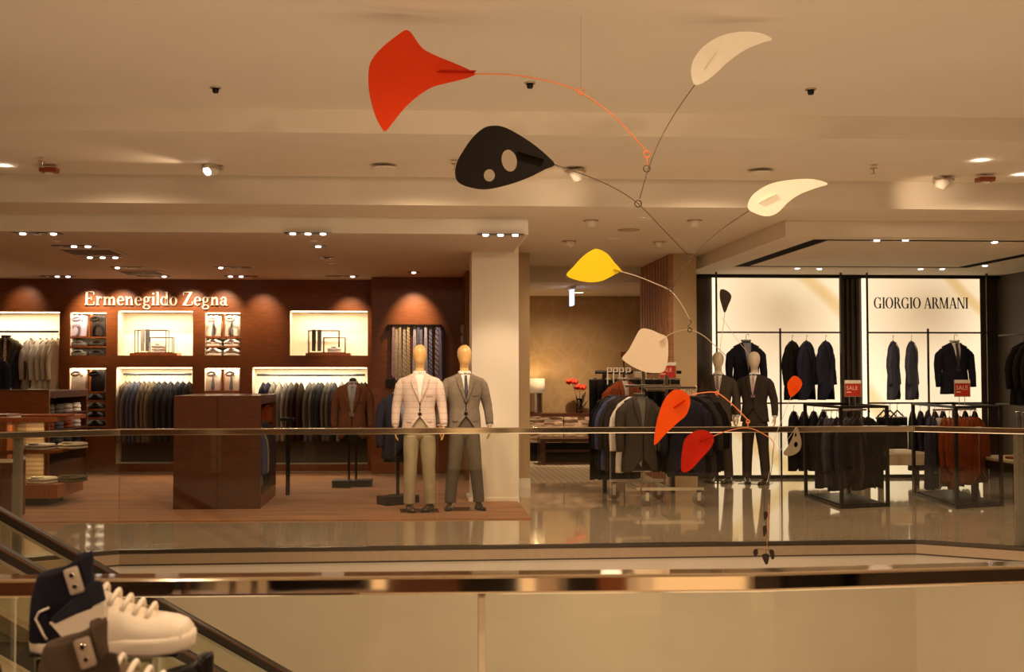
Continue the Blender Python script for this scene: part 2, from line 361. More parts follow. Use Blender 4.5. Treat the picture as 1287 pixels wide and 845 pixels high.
for i, (a, b, lab) in enumerate([(896, 1055, 'tall glowing backlit stone panel behind the two dark suited mannequins'), (1084, 1232, 'tall glowing backlit stone panel carrying the black shop name')]):
    t = empty('light_panel', (X((a + b) / 2, YA), YA, 0), 0, lab, 'light panel')
    w = (X(b, YA) - X(a, YA)) / 2; z1 = Z(348, YA, a)
    o = MB().box(-w, w, -.03, -.001, .05, z1 - .0).build('stone_panel', onyx('onyx_%d' % i, 3.1 + 4.7 * i), t)
    MB().box(-w - .01, -w + .06, -.05, -.031, .05, z1).build('edge_light', mat('edge_glow', (1, .9, .7), .4, emit=(1, .80, .52), estr=.95), t)
for (a, b) in ((1057, 1083),):
    mb = MB()
    for k in range(4): mb.box(X(a + 1 + k * 6.6, YA - .05), X(a + 4.2 + k * 6.6, YA - .05), YA - .05, YA - .001, .05, ZC - .06)
    tag(mb.build('panelling', DARKS), 'dark brown upright battens between the two glowing stone panels', 'panelling')
struct('trim_5', MB().box(X(878, YA), XR, YA - .09, YA - .001, ZC - .05, ZC - .001).box(X(878, YA), XR, YA - .06, YA - .001, 0, .05), BLACKM)
# outer walls (left, behind the camera)
struct('wall_left', MB().box(-9.1, -9, -6, 21, -.05, 3.8), PAINT)
struct('wall_far_right', MB().box(9.5, 9.6, -6, 21, -.05, 3.8), PAINT)
mb = MB()
struct('wall_entrance', MB().box(-9, 9.5, -6.1, -6, -.05, 3.8), PAINT)
for i, (x0, x1, m, z1) in enumerate([(-5.5, -3.6, WOODD, 2.6), (-2.7, -1.2, DARKW, 2.8), (0.9, 2.0, WOOD, 2.6), (3.4, 5.2, DARKW, 2.8), (6.0, 6.9, WOODD, 2.6), (-.7, .5, NICHE, 2.4)]):
    struct('trim_%d' % (10 + i), MB().box(x0, x1, -6, -5.7, 0, z1), m)  # unseen wall panels added to vary what the rail and glass reflect
def reflection_box(i, a, b, m, z1, y=-1.6):   # unseen boxes on near side, added for bands mirrored in the polished rail
    s_ = 1400 / (2.7 + 2.7 - y); struct('trim_%d' % (20 + i), MB().box((a - 522) / s_, (b - 522) / s_, y - .5, y, 0, z1), m)
CRM = mat('bright_display', (.85, .68, .42), .6, emit=(1, .66, .34), estr=.35)  # added glow, not a lamp: makes bright bands in the rail's mirror image
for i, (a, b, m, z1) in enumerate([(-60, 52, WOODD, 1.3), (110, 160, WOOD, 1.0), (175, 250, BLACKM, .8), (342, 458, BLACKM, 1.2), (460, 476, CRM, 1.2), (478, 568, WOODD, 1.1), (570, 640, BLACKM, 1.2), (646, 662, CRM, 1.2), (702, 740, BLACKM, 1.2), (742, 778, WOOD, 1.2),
        (812, 926, CRM, 1.1), (960, 1048, DARKW, 1.1), (1052, 1082, CRM, 1.0), (1092, 1180, DARKW, 1.3), (1190, 1300, BLACKM, 1.3)]): reflection_box(i, a, b, m, z1)
struct('trim_40', MB().box(3.75, 8.5, -2.1, -1.6, 0, 1.4), DARKW)  # this and the next: unseen boxes added to darken the rail's mirrored ends
struct('trim_41', MB().box(-7, -3.4, -2.1, -1.6, 0, 1.4), WOODD)
# ================================================================== BALUSTRADES
def seg_panels(pts, joints, z0, z1, th, m, parent, name='glass_panel'):
    for (p, q) in joints:
        p, q = V((*p, 0)), V((*q, 0)); t = (q - p).normalized(); n = V((-t.y, t.x, 0)) * th / 2
        p2, q2 = p + t * .004, q - t * .004
        MB().prism([p2 - n + V((0, 0, z0)), q2 - n + V((0, 0, z0)), q2 + n + V((0, 0, z0)), p2 + n + V((0, 0, z0))], (0, 0, z1 - z0)).build(name, m, parent)
def on(p, q, x):
    t = (x - p[0]) / (q[0] - p[0]); return (x, p[1] + (q[1] - p[1]) * t)
O = -.02
L0, L1, L2, L3 = (EDGE[0][0], EDGE[0][1] + .03), (-2.56, 9.86), (4.6, 10.09), (9.4, 7.2)
bal = empty('glass_balustrade', (0, 0, 0), 0, 'glass balustrade with slim polished steel handrail along the far side of the atrium', 'balustrade')
xs = [X(550, 9.9), X(768, 9.95), X(981, 10.0)]
cp = [L1] + [on(L1, L2, x) for x in xs] + [L2]
js = list(zip(cp, cp[1:])) + [(on(L0, L1, -5.6), on(L0, L1, -3.40)), (on(L0, L1, -3.40), L1), (L2, on(L2, L3, 6.9)), (on(L0, L1, -8.5), on(L0, L1, -5.6))]
seg_panels(None, js, .03, 1.03, .014, GLASSF, bal)
ribbon([L0, L1, L2, L3], .06, 1.025, 1.08).build('handrail', STEEL, bal, bev=.006)
ribbon([L0, L1, L2, L3], .05, 0, .035).build('base_channel', mat('dark_steel', (.10, .08, .06), .3, .8, namt=.05), bal)
for px, Y in ((17, 9.35), (1280, 9.65)):
    x = X(px, Y); y = (on(L0, L1, x) if px < 500 else on(L2, L3, x))[1]
    MB().box(x - .035, x + .035, y + .02, y + .06, 0, 1.03).build('post', mat('satin_post', (.50, .44, .36), .45, .6), bal)
PN = [(-4.0, 2.74), (-1.0, 2.72), (.82, 2.71), (1.75, 2.80), (4.0, 3.15)]
nb = empty('glass_balustrade', (0, 0, 0), 0, 'close glass balustrade with wide mirror polished rail crossing the bottom of the picture', 'balustrade')
ribbon(PN, .075, 1.025, 1.07).build('handrail', mat('mirror_steel', (.82, .72, .58), .05, 1.0, nscale=2, namt=.02), nb, bev=.007)
jx = X(605, 2.72); jx2 = jx + 1.5
c = [PN[0], (-2.4, 2.73), (-.95, 2.72), (jx - .006, 2.715), (jx + .006, 2.715), on(PN[2], PN[3], 1.6), (4.0, 3.15)]
seg_panels(None, [(c[0], c[1]), (c[1], c[2]), (c[2], c[3]), (c[4], c[5]), (c[5], c[6])], .02, 1.03, .015, GLASSN, nb)
MB().box(jx - .008, jx + .008, 2.70, 2.73, .02, 1.02).build('glass_joint', mat('joint_silicone', (.75, .62, .45), .5), nb)
ribbon([(-4, 2.63), (4, 2.63)], .05, 0, .08).build('base_channel', STEELM, nb)
# ================================================================== ESCALATOR
esc = empty('escalator', (-3.0, 7.8, 0), 0, 'escalator with dark rubber handrails going down to the right behind the shoes', 'escalator')
ang = math.atan(.577); ux = V((cos(ang), 0, -sin(ang))); un = V((sin(ang), 0, cos(ang)))
RUB = mat('black_rubber', (.022, .014, .010), .35, namt=.1); BROWNR = mat('brown_edge', (.12, .045, .02), .3, namt=.1)
def along(z0, a, b, y0, y1, lo, hi, name, m, sm=False, par=esc):   # box following the slope; z0 = height of top at x=-3.04
    o = V((-3.04, 0, z0)) - V(esc.location)
    c = [o + ux * a + un * lo, o + ux * b + un * lo, o + ux * b + un * hi, o + ux * a + un * hi]
    pts = [V((p.x, y0 - esc.location.y, p.z)) for p in c]
    return MB().prism(pts, (0, y1 - y0, 0)).build(name, m, par, bev=.01 if sm else 0)
for (y, zt) in ((8.2, .625), (7.38, .655)):
    along(zt, -1.6, 7.5, y - .04, y + .04, -.060, .012, 'handrail', RUB, True)
    along(zt, -1.6, 7.5, y - .046, y + .046, -.004, .006, 'handrail_edge', BROWNR)
    along(zt, -1.6, 7.5, y - .02, y + .02, -.085, -.060, 'rail_track', STEELM)
    along(zt, -1.6, 7.5, y - .006, y + .006, -.62, -.085, 'balustrade_glass', glass('escalator_glass_%d' % int(y * 10), (.92, .92, .86), .6))
    along(zt, -1.6, 7.5, y - .07, y + .07, -.72, -.62, 'deck', mat('deck_metal', (.55, .44, .30), .4, .6, namt=.05))
    along(zt, -1.6, 7.5, y - .06, y + .06, -1.35, -.72, 'cladding', mat('cladding', (.30, .25, .18), .4, .3, namt=.05))
mb = MB()
for k in range(22):
    x = -4.3 + k * .4 + 3.0; z = -.38 - (k * .4 - 1.26) * .577
    mb.box(x, x + .40, -.36, .34, z - .24, z)
mb.build('steps', mat('step_metal', (.06, .05, .04), .4, .6, band=('Y', 30, (.02, .018, .015), .6)), esc)
# ================================================================== GARMENTS
NEX = 2.3
T_HUNG = [(0, .055, .036), (-.02, .085, .045), (-.052, .145, .058), (-.088, .195, .074), (-.135, .220, .088), (-.25, .208, .10), (-.42, .185, .10), (-.55, .198, .105), (-.76, .222, .11)]
T_MAN = [(.012, .068, .066), (-.01, .098, .078), (-.028, .152, .092), (-.046, .205, .104), (-.072, .234, .110), (-.13, .224, .122), (-.22, .205, .135), (-.40, .172, .120), (-.52, .188, .128), (-.70, .208, .138)]
def fz(tab, x, z):
    w, d = ip(tab, z); return -d * max(0, 1 - min(1, abs(x) / w) ** NEX) ** (1 / NEX)
def fabric(name, col, **k): return mat(name, col, k.pop('rough', .85), nscale=k.pop('nscale', 60), namt=k.pop('namt', .12), spec=.12, **k)
def torso(mb, tab, z0, z1, cut=.16, zb=-.42, n=36, m=22, fold=.004, seed=0, off=0):
    rings = []
    for i in range(m + 1):
        z = z0 + (z1 - z0) * i / m; w, d = ip(tab, z); w += off; d += off; ring = []
        s = max(0, (zb - z) / (zb - z1)) if z < zb else 0
        for k in range(n):
            t = 2 * pi * k / n; tt = t if t <= pi else t - 2 * pi
            x = w * sgnpow(sin(tt), 2 / NEX); y = -d * sgnpow(cos(tt), 2 / NEX)
            g = max(0, 1 - abs(tt) / .62); zz = z + cut * s * s * g
            f = fold * noise.noise(V((tt * 3 + seed, z * 4, seed))) * (1 + 2 * s)
            ring.append(V((x * (1 + f / max(w, .05)), y * (1 + f / max(d, .05) * 1.5), zz)))
        rings.append(ring)
    return mb.quadring(rings, True, False)
def patch(mb, tab, zs, fl_, fr_, off, th=.004, nx=4):     # strip lying on the front of the torso
    rows_o, rows_i = [], []
    for z in zs:
        a, b = fl_(z), fr_(z); ro = []; ri = []
        for i in range(nx + 1):
            x = a + (b - a) * i / nx; y = fz(tab, x, z)
            ro.append(V((x, y - off - th, z))); ri.append(V((x, y - off, z)))
        rows_o.append(ro + ri[::-1])
    return mb.quadring(rows_o, True, True)
def lin(z0, x0, z1, x1): return lambda z: x0 + (x1 - x0) * (z - z0) / (z1 - z0)
def rng(a, b, n): return [a + (b - a) * i / n for i in range(n + 1)]
SLV = [(.14, 0, -.105, .034), (.176, 0, -.132, .052), (.206, .0, -.178, .063), (.232, .004, -.20, .064), (.250, .008, -.33, .058), (.258, -.012, -.46, .052), (.258, -.035, -.66, .045)]
def sleeve(parent, m, side, path=SLV, sx=1, sy=1.0, seed=0):
    pts = []; rs = []
    for i in range(len(path) - 1):
        a, b = path[i], path[i + 1]
        for j in range(3):
            t = j / 3; pts.append(V([p + (q - p) * t for p, q in zip(a[:3], b[:3])])); rs.append(a[3] + (b[3] - a[3]) * t)
    pts.append(V(path[-1][:3])); rs.append(path[-1][3])
    rs = [r + .0035 * noise.noise(V((i * .9, side, seed))) for i, r in enumerate(rs)]
    pts = [V((p.x * side * sx, p.y * sy, p.z)) for p in pts]
    return MB().tube(pts, rs, 14, True, 1.0).build('sleeve', m, parent, True)
def jacket(parent, m, lap=None, tab=T_HUNG, length=.76, zb=-.44, vw=.062, shirt=None, tie=None, path=SLV, paths=None, sy=1.0, cut=.16, hem=None, buttons=None, seed=0, front=True, name='jacket_body', pocket=True):
    b = torso(MB(), tab, tab[0][0], -length, cut, zb, seed=seed)
    body = b.build(name, m, parent, True)
    mod = body.modifiers.new('t', 'SOLIDIFY'); mod.thickness = .006; mod.offset = -1
    for s in (-1, 1): sleeve(parent, m, s, (paths or {}).get(s, path), 1, sy, seed + s)
    if front:
        lap = lap or m
        if shirt: patch(MB(), tab, rng(-.012, zb, 12), lambda z: -vw * max(0.02, (z - zb) / (-zb)), lambda z: vw * max(0.02, (z - zb) / (-zb)), .003).build('shirt_front', shirt, parent, True)
        for s in (-1, 1):
            inn = lambda z, s=s: s * vw * max(.02, (z - zb) / (-zb)) * .95
            def out(z, s=s):
                t = (z - zb) / (-zb)     # 1 at neck, 0 at button
                return s * (vw * t * .95 + .062 * min(1, t * 1.7) * (1 if t < .78 else max(.25, 1 - (t - .78) * 2.6)))
            patch(MB(), tab, rng(-.01, zb + .004, 16), inn, out, .012, .006).build('lapel', lap, parent, True)
        patch(MB(), tab, rng(zb, -length + cut * .8 + .03, 5), lambda z: -.004, lambda z: .004, .007, .002).build('front_edge', BLACKM, parent)
        if pocket:
            for s in (-1, 1): patch(MB(), tab, [-.505, -.525, -.55], lambda z, s=s: s * .07, lambda z, s=s: s * .155, .006, .003).build('pocket_flap', m, parent)
            patch(MB(), tab, [-.235, -.255], lambda z: .075, lambda z: .15, .006, .003).build('breast_pocket', lap, parent)
        if buttons:
            for z in (zb - .01, zb - .075): MB().lathe([(0.001, -.006), (.009, -.006), (.009, 0), (0.001, 0)], (0, fz(tab, 0, z) - .010, z), 10, 'y').build('button', buttons, parent)
    if shirt:
        cm = MB()
        for s in (-1, 1):
            y0 = fz(tab, 0, -.01) - .012
            cm.prism([V((0, y0 - .004, -.035)), V((s * .030, y0 + .004, -.065)), V((s * .070, y0 + .045, .012)), V((s * .060, y0 + .055, .035)), V((s * .03, y0 + .03, .02))], (0, -.004, 0))
        cm.torus((0, 0, .018), .062, .014, 20, 6).build('shirt_collar', shirt, parent, True)
    if tie:
        tm = MB(); tm.prism([V((-.018, fz(tab, 0, -.02) - .020, -.018)), V((.018, fz(tab, 0, -.02) - .020, -.018)), V((.012, fz(tab, 0, -.05) - .018, -.05)), V((-.012, fz(tab, 0, -.05) - .018, -.05))], (0, -.012, 0))
        patch(tm, tab, rng(-.048, zb + .01, 8), lambda z: -.014 - .016 * min(1, (-z) / .4), lambda z: .014 + .016 * min(1, (-z) / .4), .010, .006)
        tm.build('necktie', tie, parent)
def hanger(parent, z=.0, hook=.10, w=.19, m=None):
    m = m or mat('dark_hanger', (.03, .02, .015), .4, namt=.1)
    h = MB().tube([(-w, 0, -.075), (-w * .5, 0, -.03), (0, 0, .012), (w * .5, 0, -.03), (w, 0, -.075)], .011, 6)
    h.tube([(0, 0, .01), (0, 0, hook - .03)] + [(.022 * (1 - cos(a)) - .0, 0, hook - .03 + .022 * sin(a)) for a in rng(.3, 3.4, 8)], .0035, 6).build('hanger', m, parent, True)
MATS_SPEC = 0
CS = {'charcoal': (.034, .028, .024), 'navy': (.018, .018, .034), 'black': (.008, .0065, .006), 'mid grey': (.13, .115, .10), 'blue grey': (.075, .080, .115),
      'brown': (.085, .045, .028), 'taupe': (.15, .115, .075), 'slate': (.040, .038, .042), 'light grey': (.26, .235, .20), 'olive': (.10, .075, .042), 'rust': (.19, .040, .008),
      'dark brown': (.040, .020, .012), 'pale pink': (.56, .44, .40), 'white': (.75, .70, .62), 'cream': (.62, .55, .42), 'beige': (.42, .35, .25), 'blue': (.075, .08, .17), 'pale grey': (.42, .37, .32), 'red': (.45, .03, .02)}
def cloth(c): return fabric('cloth_' + c.replace(' ', '_'), CS[c])
SLS = [(.14, 0, -.110, .024), (.178, 0, -.148, .040), (.205, .0, -.205, .055), (.228, .004, -.27, .062), (.248, .008, -.38, .057), (.256, -.012, -.50, .051), (.256, -.03, -.64, .046)]
def mk_side(c, length=.80, cat='jacket', name='hanging_jacket', thin=1.0):
    def f():
        t = empty(name, (0, 0, 0), 0, c, cat)
        jacket(t, cloth(c), length=length, front=True, pocket=False, seed=len(c), path=SLS)
        hanger(t); return t
    return f
def hang(c, loc, rz, label, group=None, length=.80, cat='jacket', sc=(1, .62, 1), name='hanging_jacket'):
    return inst(('side', c, length, name), mk_side(c, length, cat, name), loc, rz, label, group, cat, sc)
# ================================================================== MANNEQUINS
SKIN = mat('tan_mannequin', (.80, .50, .20), .22, nscale=3, namt=.03, coat=.5)
SKINW = mat('cream_mannequin', (.72, .62, .46), .35, nscale=3, namt=.03)
def limb(mb, pts, rs, n=12):
    p2, r2 = [], []
    for i in range(len(pts) - 1):
        for j in range(3):
            t = j / 3; p2.append(V(pts[i]).lerp(V(pts[i + 1]), t)); r2.append(rs[i] + (rs[i + 1] - rs[i]) * t)
    return mb.tube(p2 + [V(pts[-1])], r2 + [rs[-1]], n)
def hand(mb, w, s, down=V((0, 0, -1)), fwd=V((0, -1, 0))):      # w wrist point, s side, fingers point down, palm faces the thigh
    inw = V((-s, 0, 0)); P = lambda a, b, c: V(w) + down * a + fwd * b + inw * c
    rings = []
    for a, hw, ht in ((0, .024, .020), (.02, .030, .018), (.05, .040, .016), (.078, .041, .014), (.095, .036, .011)):
        rings.append([P(a, hw * cos(t), ht * sin(t)) for t in [2 * pi * k / 12 for k in range(12)]])
    mb.quadring(rings)
    for b, L in ((.030, .068), (.010, .078), (-.010, .074), (-.029, .060)):
        mb.tube([P(.075, b * .9, 0), P(.095, b, .002), P(.095 + L * .45, b * 1.08, .008), P(.095 + L * .78, b * 1.10, .022), P(.095 + L * .95, b * 1.1, .034)], [.0095, .0095, .0088, .008, .006], 8)
    mb.tube([P(.022, .026, .004), P(.045, .052, .012), P(.075, .060, .020), P(.100, .056, .026)], [.012, .0115, .010, .007], 8)
def mannequin(loc, rz, label, group, skin, jm, pants_m, shirt_m, tie_m=None, feet=((-.13, 0, .25), (.13, 0, -.35)), head=0.0, arm_out=0.015, belt=True, shoe_m=None, lapm=None, lean=0.0, brow=0.0):
    t = empty('mannequin', loc, rz, label, 'mannequin', group)
    Zs = 1.575
    mb = MB(); prof = [(1.915, .006), (1.908, .030), (1.893, .053), (1.865, .074), (1.83, .084), (1.79, .084), (1.75, .077), (1.72, .066), (1.695, .057), (1.675, .050), (1.64, .054), (1.60, .058), (1.575, .066)]
    rings = []
    for z, r in prof:
        hd = z > 1.68; yy = (1.30 if hd else 1.02); off = (-.012 if z > 1.7 else -.0)
        if 1.66 < z < 1.75: off = -.022
        rr = r if hd else max(r, .054)
        rings.append([V((rr * cos(a) * .98 + head * (z - 1.6) * .3, rr * yy * sin(a) + off + (z - 1.6) * lean, z)) for a in [2 * pi * k / 20 for k in range(20)]])
    for z, w, d in ((1.55, .10, .07), (1.49, .165, .085), (1.43, .185, .10), (1.30, .175, .115), (1.12, .145, .10), (1.0, .155, .105), (.90, .160, .11), (.84, .14, .10)):
        rings.append([V((w * cos(a), d * sin(a), z)) for a in [2 * pi * k / 20 for k in range(20)]])
    mb.quadring(rings)
    paths = {}
    for s in (-1, 1):
        sh, el, wr = V((s * .185, 0, 1.455)), V((s * (.245 + arm_out), .015, 1.20)), V((s * (.262 + arm_out), -.045, .965))
        limb(mb, [sh, el, wr], [.048, .040, .027]); hand(mb, wr + V((0, 0, .012)), s)
        fx, fy, fr = feet[0] if s < 0 else feet[1]
        limb(mb, [V((s * .085, 0, .90)), V((s * .09 + (fx - s * .09) * .45, -.01, .50)), V((fx, fy + .03, .09)), V((fx, fy + .02, .035))], [.085, .055, .037, .040])
        q = lambda p, r: (abs(p.x), p.y, p.z - Zs, r)
        k = arm_out
        paths[s] = [(.140, 0, -.082, .042), (.186, 0, -.100, .060), (.214, .0, -.145, .067), (.228 + k * .3, .004, -.23, .064), (.246 + k * .9, .014, -.36, .056), (.258 + k, -.015, -.48, .050), (.263 + k, -.043, -.590, .043)]
    body = mb.build('body', skin, t, True)
    rm = body.modifiers.new('join', 'REMESH'); rm.mode = 'VOXEL'; rm.voxel_size = .0055; rm.use_smooth_shade = True
    sm = body.modifiers.new('soft', 'SMOOTH'); sm.iterations = 3; sm.factor = .5
    j = empty('suit_jacket', (0, 0, Zs)); j.parent = t
    torso(MB(), [(z, w * .9, d * .93) for z, w, d in T_MAN], 0, -.46, 0, -.4, 24, 12, .0).build('shirt', shirt_m, j, True)
    t.scale = (.985, .985, .985)
    jacket(j, jm, lapm, tab=T_MAN, length=.68, zb=-.335, vw=.060, paths=paths, cut=.20, shirt=shirt_m, tie=tie_m, buttons=BLACKM, seed=3, name='jacket_body')
    for s in (-1, 1): MB().tube([V((s * (.263 + arm_out), -.043, .998)), V((s * (.264 + arm_out), -.046, .970))], .036, 12).build('shirt_cuff', shirt_m, t, True)
    mb = MB(); hip = []
    for z, w, d in ((1.135, .150, .108), (1.05, .158, .112), (.96, .170, .117), (.88, .178, .118), (.835, .168, .098), (.80, .12, .05)):
        hip.append([V((w * sgnpow(cos(a), .85), d * sgnpow(sin(a), .85), z)) for a in [2 * pi * k / 28 for k in range(28)]])
    mb.quadring(hip)
    for s in (-1, 1):
        fx, fy, fr = feet[0] if s < 0 else feet[1]; rings = []
        key = [(.87, s * .088, 0, .094, .112), (.78, s * .092, 0, .094, .110), (.65, s * .092 + (fx - s * .09) * .25, 0, .086, .100), (.50, s * .09 + (fx - s * .09) * .5, -.004, .076, .085), (.30, s * .09 + (fx - s * .09) * .8, fy * .6, .070, .078), (.12, fx, fy + .012, .066, .080), (.075, fx, fy + .012, .065, .080)]
        for i in range(len(key) - 1):
            for jj in range(5):
                u = jj / 5; kz, kx, ky, kw, kd = [a + (b - a) * u for a, b in zip(key[i], key[i + 1])]; ring = []
                for k in range(24):
                    a = 2 * pi * k / 24; f = 1 + .05 * noise.noise(V((cos(a) * 1.6 + s * 3, sin(a) * 1.6, kz * 6))) + (.04 * max(0, -sin(a)) ** 6)
                    ring.append(V((kx + kw * cos(a) * f, ky + kd * sin(a) * f, kz)))
                rings.append(ring)
        mb.quadring(rings)
    mb.build('trousers', pants_m, t, True)
    if belt: MB().tube([V((.153 * cos(a), .112 * sin(a), 1.115)) for a in rng(0, 2 * pi, 24)], .014, 6).box(-.02, .02, -.136, -.124, 1.10, 1.13).build('belt', BLACKM, t)
    for s in (-1, 1):
        fx, fy, fr = feet[0] if s < 0 else feet[1]
        sh = shoe_obj(shoe_m or mat('shoe_leather', (.045, .028, .020), .22, nscale=20, namt=.15, coat=.4), t); sh.location = (fx, fy, .004); sh.rotation_euler = (0, 0, fr)
    mb = MB().box(-.22, .22, -.16, .2, 0.0, .006); mb.build('base_plate', ACRYL, t)
    return t
def shoe_obj(m, parent):      # dress shoe pointing to -y
    rings = []
    for y, w, h, c in ((.075, .018, .055, 0), (.065, .030, .068, 0), (.035, .036, .078, 0), (.0, .036, .082, 0), (-.045, .037, .070, 0), (-.085, .042, .055, 0), (-.125, .046, .045, 0), (-.165, .042, .038, 0), (-.20, .030, .030, 0), (-.215, .014, .022, 0)):
        rings.append([V((w * cos(a), y, .012 + max(0, sin(a)) ** .8 * h if sin(a) > 0 else .012)) for a in [2 * pi * k / 16 for k in range(16)]])
    o = MB().quadring(rings).build('shoe', m, parent, True)
    rr = []
    for z in (0, .013):
        rr.append([V((x, y, z)) for x, y in [(.030, .07), (.040, .02), (.040, -.05), (.050, -.12), (.044, -.175), (.02, -.222), (-.02, -.222), (-.044, -.175), (-.050, -.12), (-.040, -.05), (-.040, .02), (-.030, .07)]])
    MB().quadring(rr).build('sole', BLACKM, o)
    mb = MB()
    for k in range(4): mb.tube([(-.016, -.035 - k * .018, .088 - k * .006), (.016, -.035 - k * .018, .088 - k * .006)], .0025, 5)
    mb.build('laces', BLACKM, o)
    return o
GREYS = fabric('grey_suit', (.20, .165, .125), nscale=30)
PINKC = fabric('checked_blazer', (.66, .54, .47), nscale=25, namt=.07, band=('Z', 4.5, (.56, .42, .36), .93))
KHAKI = fabric('khaki', (.42, .36, .24), nscale=8, namt=.12, rough=.7)
WSH = mat('white_shirt', (.86, .82, .76), .7, namt=.03)
DTIE = mat('charcoal_tie', (.045, .035, .038), .5, namt=.2)
def P2(px, py): p = fl(px, py); return (p.x, p.y, .002)
x, y, _ = P2(527, 645)
mannequin((x, y + .08, .012), R(2), 'mannequin in pale checked blazer, open white shirt and khaki trousers', 'suited mannequins on the carpet edge', SKIN, PINKC, KHAKI, WSH,
          feet=((-.115, .0, .18), (.125, .02, -.45)), head=.05)
x, y, _ = P2(584, 643)
mannequin((x, y + .1, .012), R(6), 'mannequin in mid grey suit with dark tie in front of the cream column', 'suited mannequins on the carpet edge', SKIN, GREYS,
          fabric('grey_trousers', (.115, .095, .075)), WSH, DTIE, feet=((-.16, .02, -.30), (.17, .0, .10)), head=-.03, arm_out=.03)
STRT = mat('striped_tie', (.42, .30, .34), .5, namt=.05, band=('DIAGONAL', 14, (.05, .04, .08), .5))
PINKT = mat('pink_tie', (.55, .36, .36), .5, namt=.05, band=('DIAGONAL', 18, (.35, .2, .22), .6))
x, y, _ = P2(905, 607)
mannequin((x, y + .05, 0), R(-22), 'mannequin in charcoal suit with striped tie nearest the tan pillar', 'suited mannequins before the glowing panel', SKINW, fabric('armn_suit', (.075, .058, .042), nscale=30),
          fabric('armn_trousers', (.055, .042, .032)), WSH, STRT, feet=((-.10, .0, .0), (.14, -.02, -.35)), belt=False)
x, y, _ = P2(950, 608)
mannequin((x, y + .02, 0), R(-28), 'mannequin in dark suit with pink tie, its jacket flaring, beside the grey one', 'suited mannequins before the glowing panel', SKINW, fabric('armd_suit', (.040, .030, .024), nscale=30),
          fabric('armd_trousers', (.045, .034, .028)), WSH, PINKT, feet=((-.13, .04, .3), (.15, -.02, -.25)), belt=False, arm_out=.03)
# ================================================================== SUIT SHOP CONTENTS
# --- garments in the lit niches
def rail(name, x0, x1, Y, z, lab, m=None, posts=()):
    t = empty(name, ((x0 + x1) / 2, Y, z), 0, lab, 'clothes rail'); h = (x1 - x0) / 2
    MB().tube([(-h, 0, 0), (h, 0, 0)], .018, 8).build('bar', m or mat('gunmetal', (.04, .038, .045), .35, .7, namt=.1), t, True)
    for px in posts: MB().box(px - (x0 + x1) / 2 - .012, px - (x0 + x1) / 2 + .012, -.01, .22, -.012, .012).build('bracket', BLACKM, t)
    return t
yr = YB + .14
def row(pxs, zc, Y, cols, where, grp, length=.80, rz=R(78), sc=(1, .42, 1), jit=.07):
    for i, (px, c) in enumerate(zip(pxs, cols)):
        hang(c, (X(px, Y), Y, zc), rz + random.uniform(-jit, jit), '%s suit, %s from the left %s' % (c, ORD[i], where), grp, length, 'jacket', sc)
z4 = Z(470.5, yr, 200)
rail('wall_rail', X(155, yr), X(241, yr), yr, z4, 'dark clothes rail across the top of the narrow suit niche', posts=(X(167, yr), X(233, yr)))
row([158, 163, 169, 175, 181, 187.5, 193, 200, 207, 214.5, 223.5, 230, 238], z4 - .13, yr, ['taupe', 'mid grey', 'blue grey', 'blue grey', 'taupe', 'taupe', 'taupe', 'slate', 'slate', 'slate', 'slate', 'navy', 'charcoal'],
    'in the narrow niche below the sign', 'suit jackets in the narrow niche', .80, sc=(1, .42, 1.18))
z5 = Z(471.5, yr, 390)
rail('wall_rail', X(323, yr), X(459, yr), yr, z5, 'dark clothes rail across the top of the wide suit niche', posts=(X(353, yr), X(426, yr)))
row([331, 337, 344, 351, 359, 366, 372.5, 378.5, 389.5, 394.5, 400, 404, 411.5, 416.5, 420.5, 429.5, 436, 443, 449, 454.5, 459.0], z5 - .13, yr,
    ['navy', 'navy', 'light grey', 'pale grey', 'light grey', 'mid grey', 'dark brown', 'dark brown', 'mid grey', 'mid grey', 'slate', 'slate', 'mid grey', 'mid grey', 'slate', 'light grey', 'mid grey', 'taupe', 'taupe', 'charcoal', 'charcoal'],
    'in the wide niche', 'suit jackets in the wide niche', .80, sc=(1, .42, 1.15))
y1 = YB + .10; z1 = Z(417, y1, 30)
rail('wall_rail', X(-60, y1), X(73, y1), y1, z1, 'dark clothes rail in the leftmost bright niche', posts=(X(15, y1), X(61, y1)))
def mk_shirt():
    t = empty('hanging_shirt', (0, 0, 0), 0, 'x', 'shirt'); m = cloth('pale grey')
    jacket(t, m, length=.78, front=True, pocket=False, cut=.02, zb=-.2); hanger(t); return t
for i, (px, c) in enumerate([(38, 'pale grey'), (50, 'white'), (58, 'white'), (65, 'cream'), (72, 'cream')]):
    hang(c, (X(px, y1), y1, z1 - .12), R(76), '%s shirt hanging %s from the left on the leftmost niche rail' % (c, ORD[i]), 'shirts in the leftmost niche', .78, 'shirt', (1, .55, 1), 'hanging_shirt')
t = empty('displayed_jacket', (X(7, YB - .1), YB - .1, Z(424, YB - .1, 20)), R(12), 'olive jacket facing forward with patterned scarf in the leftmost niche', 'jacket')
jacket(t, cloth('olive'), length=.80, shirt=fabric('scarf_dark', (.05, .04, .035)), tie=mat('scarf_pattern', (.55, .52, .46), .8, nscale=45, namt=.7), vw=.075); hanger(t, hook=.12)
t = hang('slate', (X(25, YB - .02), YB - .02, Z(436, YB)), R(68), 'slim grey checked trousers or jacket edge beside the olive jacket', None, .72, 'jacket', (.8, .5, 1))
t['label'] = 'slim grey jacket turned edge-on beside the olive jacket'
t = empty('displayed_jacket', (X(-12, 16.2), 16.2, Z(446, 16.2)), R(-10), 'dark blue coat cut off by the left edge of the picture', 'coat')
jacket(t, cloth('navy'), length=.72); hanger(t)
